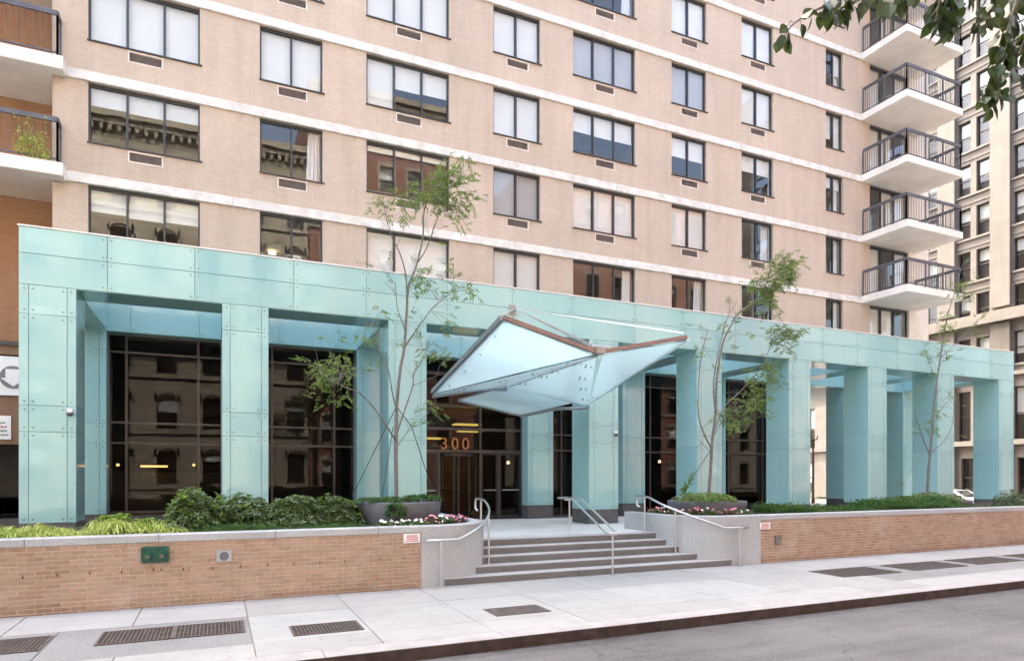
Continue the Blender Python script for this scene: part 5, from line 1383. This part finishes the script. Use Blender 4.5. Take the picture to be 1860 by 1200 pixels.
# ================================================================== CARS, LAMP, FAR THINGS
def car(x, y, z, paint, label, along_y=True, dark=False):
    t = empty('parked_car', (x, y, z), label, 'car')
    def T(l, w_, h): return (x + w_, y + l, z + h) if along_y else (x + l, y + w_, z + h)
    prof = [(-2.2, .35), (-2.25, .62), (-2.1, .88), (-1.2, .98), (-.45, 1.42), (.9, 1.45), (1.65, 1.02), (2.15, .96), (2.25, .6), (2.2, .35)]
    mb = MB(); i0 = 0
    rows = []
    for (wd, sc) in ((-.86, 0), (-.78, 1), (.78, 1), (.86, 0)):
        rows.append([T(l, wd * (1 - .12 * max(0, h - .95) / .5), h) for l, h in prof])
    n = len(prof)
    for r in rows: mb.v += r
    for r in range(3):
        for k in range(n):
            k2 = (k + 1) % n; mb.f.append((r * n + k, r * n + k2, (r + 1) * n + k2, (r + 1) * n + k)); mb.mi.append(0)
    mb.f.append(tuple(range(n))); mb.f.append(tuple(3 * n + k for k in range(n - 1, -1, -1))); mb.mi += [0, 0]
    obj('body', mb, paint, t)
    for s in (-1, 1):
        mb = MB(); q = [T(-1.05, s * .872, .98), T(-.42, s * .79, 1.36), T(.86, s * .79, 1.38), T(1.42, s * .872, 1.0)]; mb.prism(q, Vector(T(0, s * .01, 0)) - Vector(T(0, 0, 0))); obj('side_window', mb, 'car_glass', t)
        for l in (-1.4, 1.4):
            a, b = Vector(T(l, s * .70, .32)), Vector(T(l, s * .89, .32)); mb = MB(); mb.tube([a, b], .32, 18); wh = obj('wheel', mb, 'tyre', t)
            mb = MB(); mb.tube([b, b + (b - a).normalized() * .01], .19, 14); obj('rim', mb, 'steel', wh)
        for l in (-2.24, 2.24):
            mb = MB(); c = Vector(T(l, s * .62, .72)); mb.box(c.x - .14, c.x + .14, c.y - .06, c.y + .06, c.z - .07, c.z + .07); obj('headlight' if l < 0 else 'tail_light', mb, 'white_sign' if l < 0 else 'sign_red', t)
    for fr, bk in (((-1.16, 1.0), (-.47, 1.41)), ((.93, 1.44), (1.6, 1.05))):
        mb = MB(); q = [T(fr[0], -.70, fr[1] + .012), T(fr[0], .70, fr[1] + .012), T(bk[0], .64, bk[1] + .012), T(bk[0], -.64, bk[1] + .012)]; mb.prism(q, (0, 0, .008)); obj('windscreen', mb, 'car_glass', t)
q = at(20, 900, 24.3); car(q.x - .3, 24.6, 0.1, 'car_black', 'dark car parked inside the garage entrance at the far left', True)
q = at(1752, 890, 26.0); car(42.5, 26.5, -0.15, 'car_white', 'white car on the avenue seen between the last arcade columns', True)
# avenue lamp post
lp = at(1477, 900, 27); t = empty('street_lamp', (lp.x, 27, -.1), 'slim rust-brown lamp post seen between the arcade columns', 'lamp post')
mb = MB(); mb.tube([(lp.x, 27, .3), (lp.x, 27, 4.2)], .07, 10, 0, .045); mb.lathe((lp.x, 27, 0.0), [(.2, 0), (.2, .3), (.1, .6), (.08, .9)], 14); obj('pole', mb, 'lamp_iron', t)
mb = MB(); mb.tube([(lp.x - .35, 27, 4.45), (lp.x - .3, 27, 4.25), (lp.x, 27, 4.2), (lp.x + .3, 27, 4.25), (lp.x + .35, 27, 4.45)], .035, 8); obj('arms', mb, 'lamp_iron', t)
# kerbside flower bed on the avenue
mb = MB()
for k in range(2600):
    p = Vector((R.uniform(34.6, 36.0), R.uniform(20, 34), .05 + R.uniform(.2, .55))); mb.leaf(p, Vector((R.gauss(0, 1), R.gauss(0, 1), .8)), .22, .08)
tag(obj('avenue_planting', mb, 'gold_grass_leaf'), 'yellow-green planting along the avenue behind the arcade', 'planting', kind='stuff')

# ---- cream stone building across the avenue
XT = 56.5
tan = empty('stone_building', (XT + 6, 40, 0), 'cream stone building with paired sash windows across the avenue on the right', 'building')
PER = 4.2; Y0 = 32.4 - 12 * PER
th = []; vis = []
for k in range(0, 21):
    yb = Y0 + k * PER
    for o_ in (0.0, 1.45):
        for f_ in range(10):
            hd = 13.4 + 3.6 * (f_ - 1) if f_ else 9.1
            ht = 2.5 if f_ else 4.1
            hole = (yb + o_, yb + o_ + 1.0, hd - ht, hd); th.append(hole)
            if 27 < yb < 52: vis.append(hole)
    th.append((yb + .2, yb + 2.2, .4, 3.6)); vis.append((yb + .2, yb + 2.2, .4, 3.6)) if 27 < yb < 52 else None
mb = MB(); wall_holes(mb, 6, 76, -.1, 46, th, XT, XT + .45, swap=True)
obj('wall', mb, 'cream_stone', tan)
mb = MB(); mb.box(XT + .46, XT + 18, 6, 76, -.1, 46); obj('building_core', mb, 'dark_metal', tan)
for k in range(0, 21):
    yb = Y0 + k * PER - 1.62
    mb = MB(); mb.bev(0, 1, 0, 1, 0, 1); 
    mb = MB(); mb.box(XT - .28, XT - .002, yb, yb + 1.42, 15.5, 45.8); mb.box(XT - .38, XT - .003, yb - .1, yb + 1.52, 0, .9); mb.box(XT - .3, XT - .002, yb, yb + 1.42, .9, 14.2); obj('pier', mb, 'cream_stone', tan)
for z, d, h in ((14.3, .75, .35), (14.7, .55, .5), (4.6, .5, .4), (10.0, .3, .3)):
    mb = MB(); mb.box(XT - d, XT - .31, 6, 76, z, z + h); mb.box(XT - .305, XT - .004, 6, 76, z + .01, z + h - .01); obj('cornice', mb, 'cream_stone', tan)
for k in range(0, 21):
    yb = Y0 + k * PER
    if not 20 < yb < 60: continue
    for f_ in range(1, 10):
        hd = 13.4 + 3.6 * (f_ - 1)
        boxobj('sill', XT - .14, XT - .003, yb - .18, yb + 2.62, hd - 2.68, hd - 2.51, 'cream_stone', tan)
        if f_ == 9: boxobj('lintel', XT - .10, XT - .003, yb - .18, yb + 2.62, hd + .12, hd + .26, 'cream_stone', tan)
        boxobj('moulding', XT - .06, XT - .003, yb - .18, yb + 2.62, hd - 3.3, hd - 3.2, 'cream_stone', tan)
for hh in vis:
    a, b, c, d = hh; w_ = round(b - a, 2); h_ = round(d - c, 2); key = ('sash', w_, h_)
    if key not in SHARED:
        mb = MB(); f = .07
        mb.box(0, .1, 0, w_, 0, f); mb.box(0, .1, 0, w_, h_ - f, h_); mb.box(0, .1, 0, f, f, h_ - f); mb.box(0, .1, w_ - f, w_, f, h_ - f); mb.box(-.02, .1, f, w_ - f, h_ * .5 - .04, h_ * .5 + .04)
        SHARED[key] = mesh_of('sash_window', mb, 'mullion_metal', (0, 0, 0))
    wn_ = link(bpy.data.objects.new('sash_window', SHARED[key]), (XT + .22, a, c), tan)
    boxobj('pane', XT + .27, XT + .275, a + .06, b - .06, c + .06, d - .06, 'window_glass', wn_)
    if R.random() < .7:
        dr = R.choice((.35, .5, .5, .65)); boxobj('blind', XT + .38, XT + .39, a + .07, b - .07, d - .08 - dr * (d - c), d - .08, 'blind', wn_)

# ---- houses on the near side of the street (behind the camera; the windows mirror them)
YO = -9.0
def opposite(x0, x1, h, mat, trim, label, wp, ww, wh, fh, z1, arch=False):
    t = empty('row_building', ((x0 + x1) / 2, YO - 5, 0), label, 'building', 'buildings across the street')
    hs = []; z = z1
    while z + wh < h - 1.2:
        x = x0 + (wp - ww) / 2 + .3
        while x + ww < x1 - .3: hs.append((x, x + ww, z, z + wh)); x += wp
        z += fh
    mb = MB(); wall_holes(mb, x0, x1, -.1, h, hs, YO, YO - .35)
    mb.quad((x0, YO, -.1), (x0, YO, h), (x0, YO - 14, h), (x0, YO - 14, -.1)); mb.quad((x1, YO, -.1), (x1, YO - 14, -.1), (x1, YO - 14, h), (x1, YO, h)); mb.quad((x0, YO, h), (x1, YO, h), (x1, YO - 14, h), (x0, YO - 14, h))
    obj('wall', mb, mat, t)
    mb = MB(); mb.box(x0 + .02, x1 - .02, YO - 13.9, YO - .36, 0, h - .1); obj('building_core', mb, 'dark_metal', t)
    mb = MB()
    mb.box(x0, x1, YO + .002, YO + .7, h - .7, h - .25); mb.box(x0, x1, YO + .002, YO + .45, h - 1.1, h - .71)
    k = x0 + .2
    while k < x1 - .3: mb.box(k, k + .22, YO + .003, YO + .4, h - 1.5, h - 1.12); k += .55
    obj('cornice', mb, trim, t)
    for zz in sorted({q[2] for q in hs}):
        mb = MB(); mb.box(x0, x1, YO + .002, YO + .16, zz - .35, zz - .12); obj('belt_course', mb, trim, t)
    for (a, b, c, d) in hs:
        mb = MB(); mb.box(a - .18, a - .01, YO + .003, YO + .12, c - .1, d + .3); mb.box(b + .01, b + .18, YO + .003, YO + .12, c - .1, d + .3)
        if arch:
            n = 10; r0, r1 = (b - a) / 2 + .02, (b - a) / 2 + .3; cx_ = (a + b) / 2
            for k in range(n):
                a0, a1 = math.pi * k / n, math.pi * (k + 1) / n
                mb.prism([(cx_ + r * math.cos(q), YO + .12, d - .4 + r * math.sin(q)) for r, q in ((r0, a0), (r1, a0), (r1, a1), (r0, a1))][::-1], (0, -.115, 0))
        else: mb.box(a - .01, b + .01, YO + .004, YO + .14, d + .02, d + .3)
        s = obj('window_surround', mb, trim, t)
        boxobj('pane', a, b, YO - .2, YO - .19, c, d, 'window_glass', s)
        boxobj('sash_bar', a, b, YO - .18, YO - .12, (c + d) / 2 - .04, (c + d) / 2 + .04, 'mullion_metal', s)
        if R.random() < .6: boxobj('blind', a + .03, b - .03, YO - .27, YO - .26, d - (d - c) * R.choice((.3, .5, .6)), d, 'blind', s)
opposite(-34, 6.4, 27.5, 'tan_stone', 'tan_stone', 'tan rusticated stone house with arched windows across the street', 2.9, 1.25, 2.3, 3.9, 1.6, True)
opposite(6.5, 20.0, 33.0, 'red_brick', 'tan_stone', 'tall red brick apartment house with stone trim across the street', 2.3, 1.1, 2.0, 3.4, 1.4)
opposite(20.1, 27.0, 16.0, 'cream_stone', 'cream_stone', 'narrow cream stone house across the street', 2.7, 1.2, 2.0, 3.3, 1.2)
opposite(27.1, 48.0, 32.0, 'red_brick', 'cream_stone', 'wide red brick block with cream window surrounds across the street', 3.0, 1.3, 2.1, 3.5, 1.3)
opposite(48.1, 70.0, 18.0, 'cream_stone', 'cream_stone', 'low cream stone corner house across the street', 3.0, 1.3, 2.1, 3.5, 1.3)
mb = MB(); mb.box(-60, 60, YO + .01, -3.2, -.2, -.02); tag(obj('sidewalk', mb, 'sidewalk_concrete'), kind='structure')
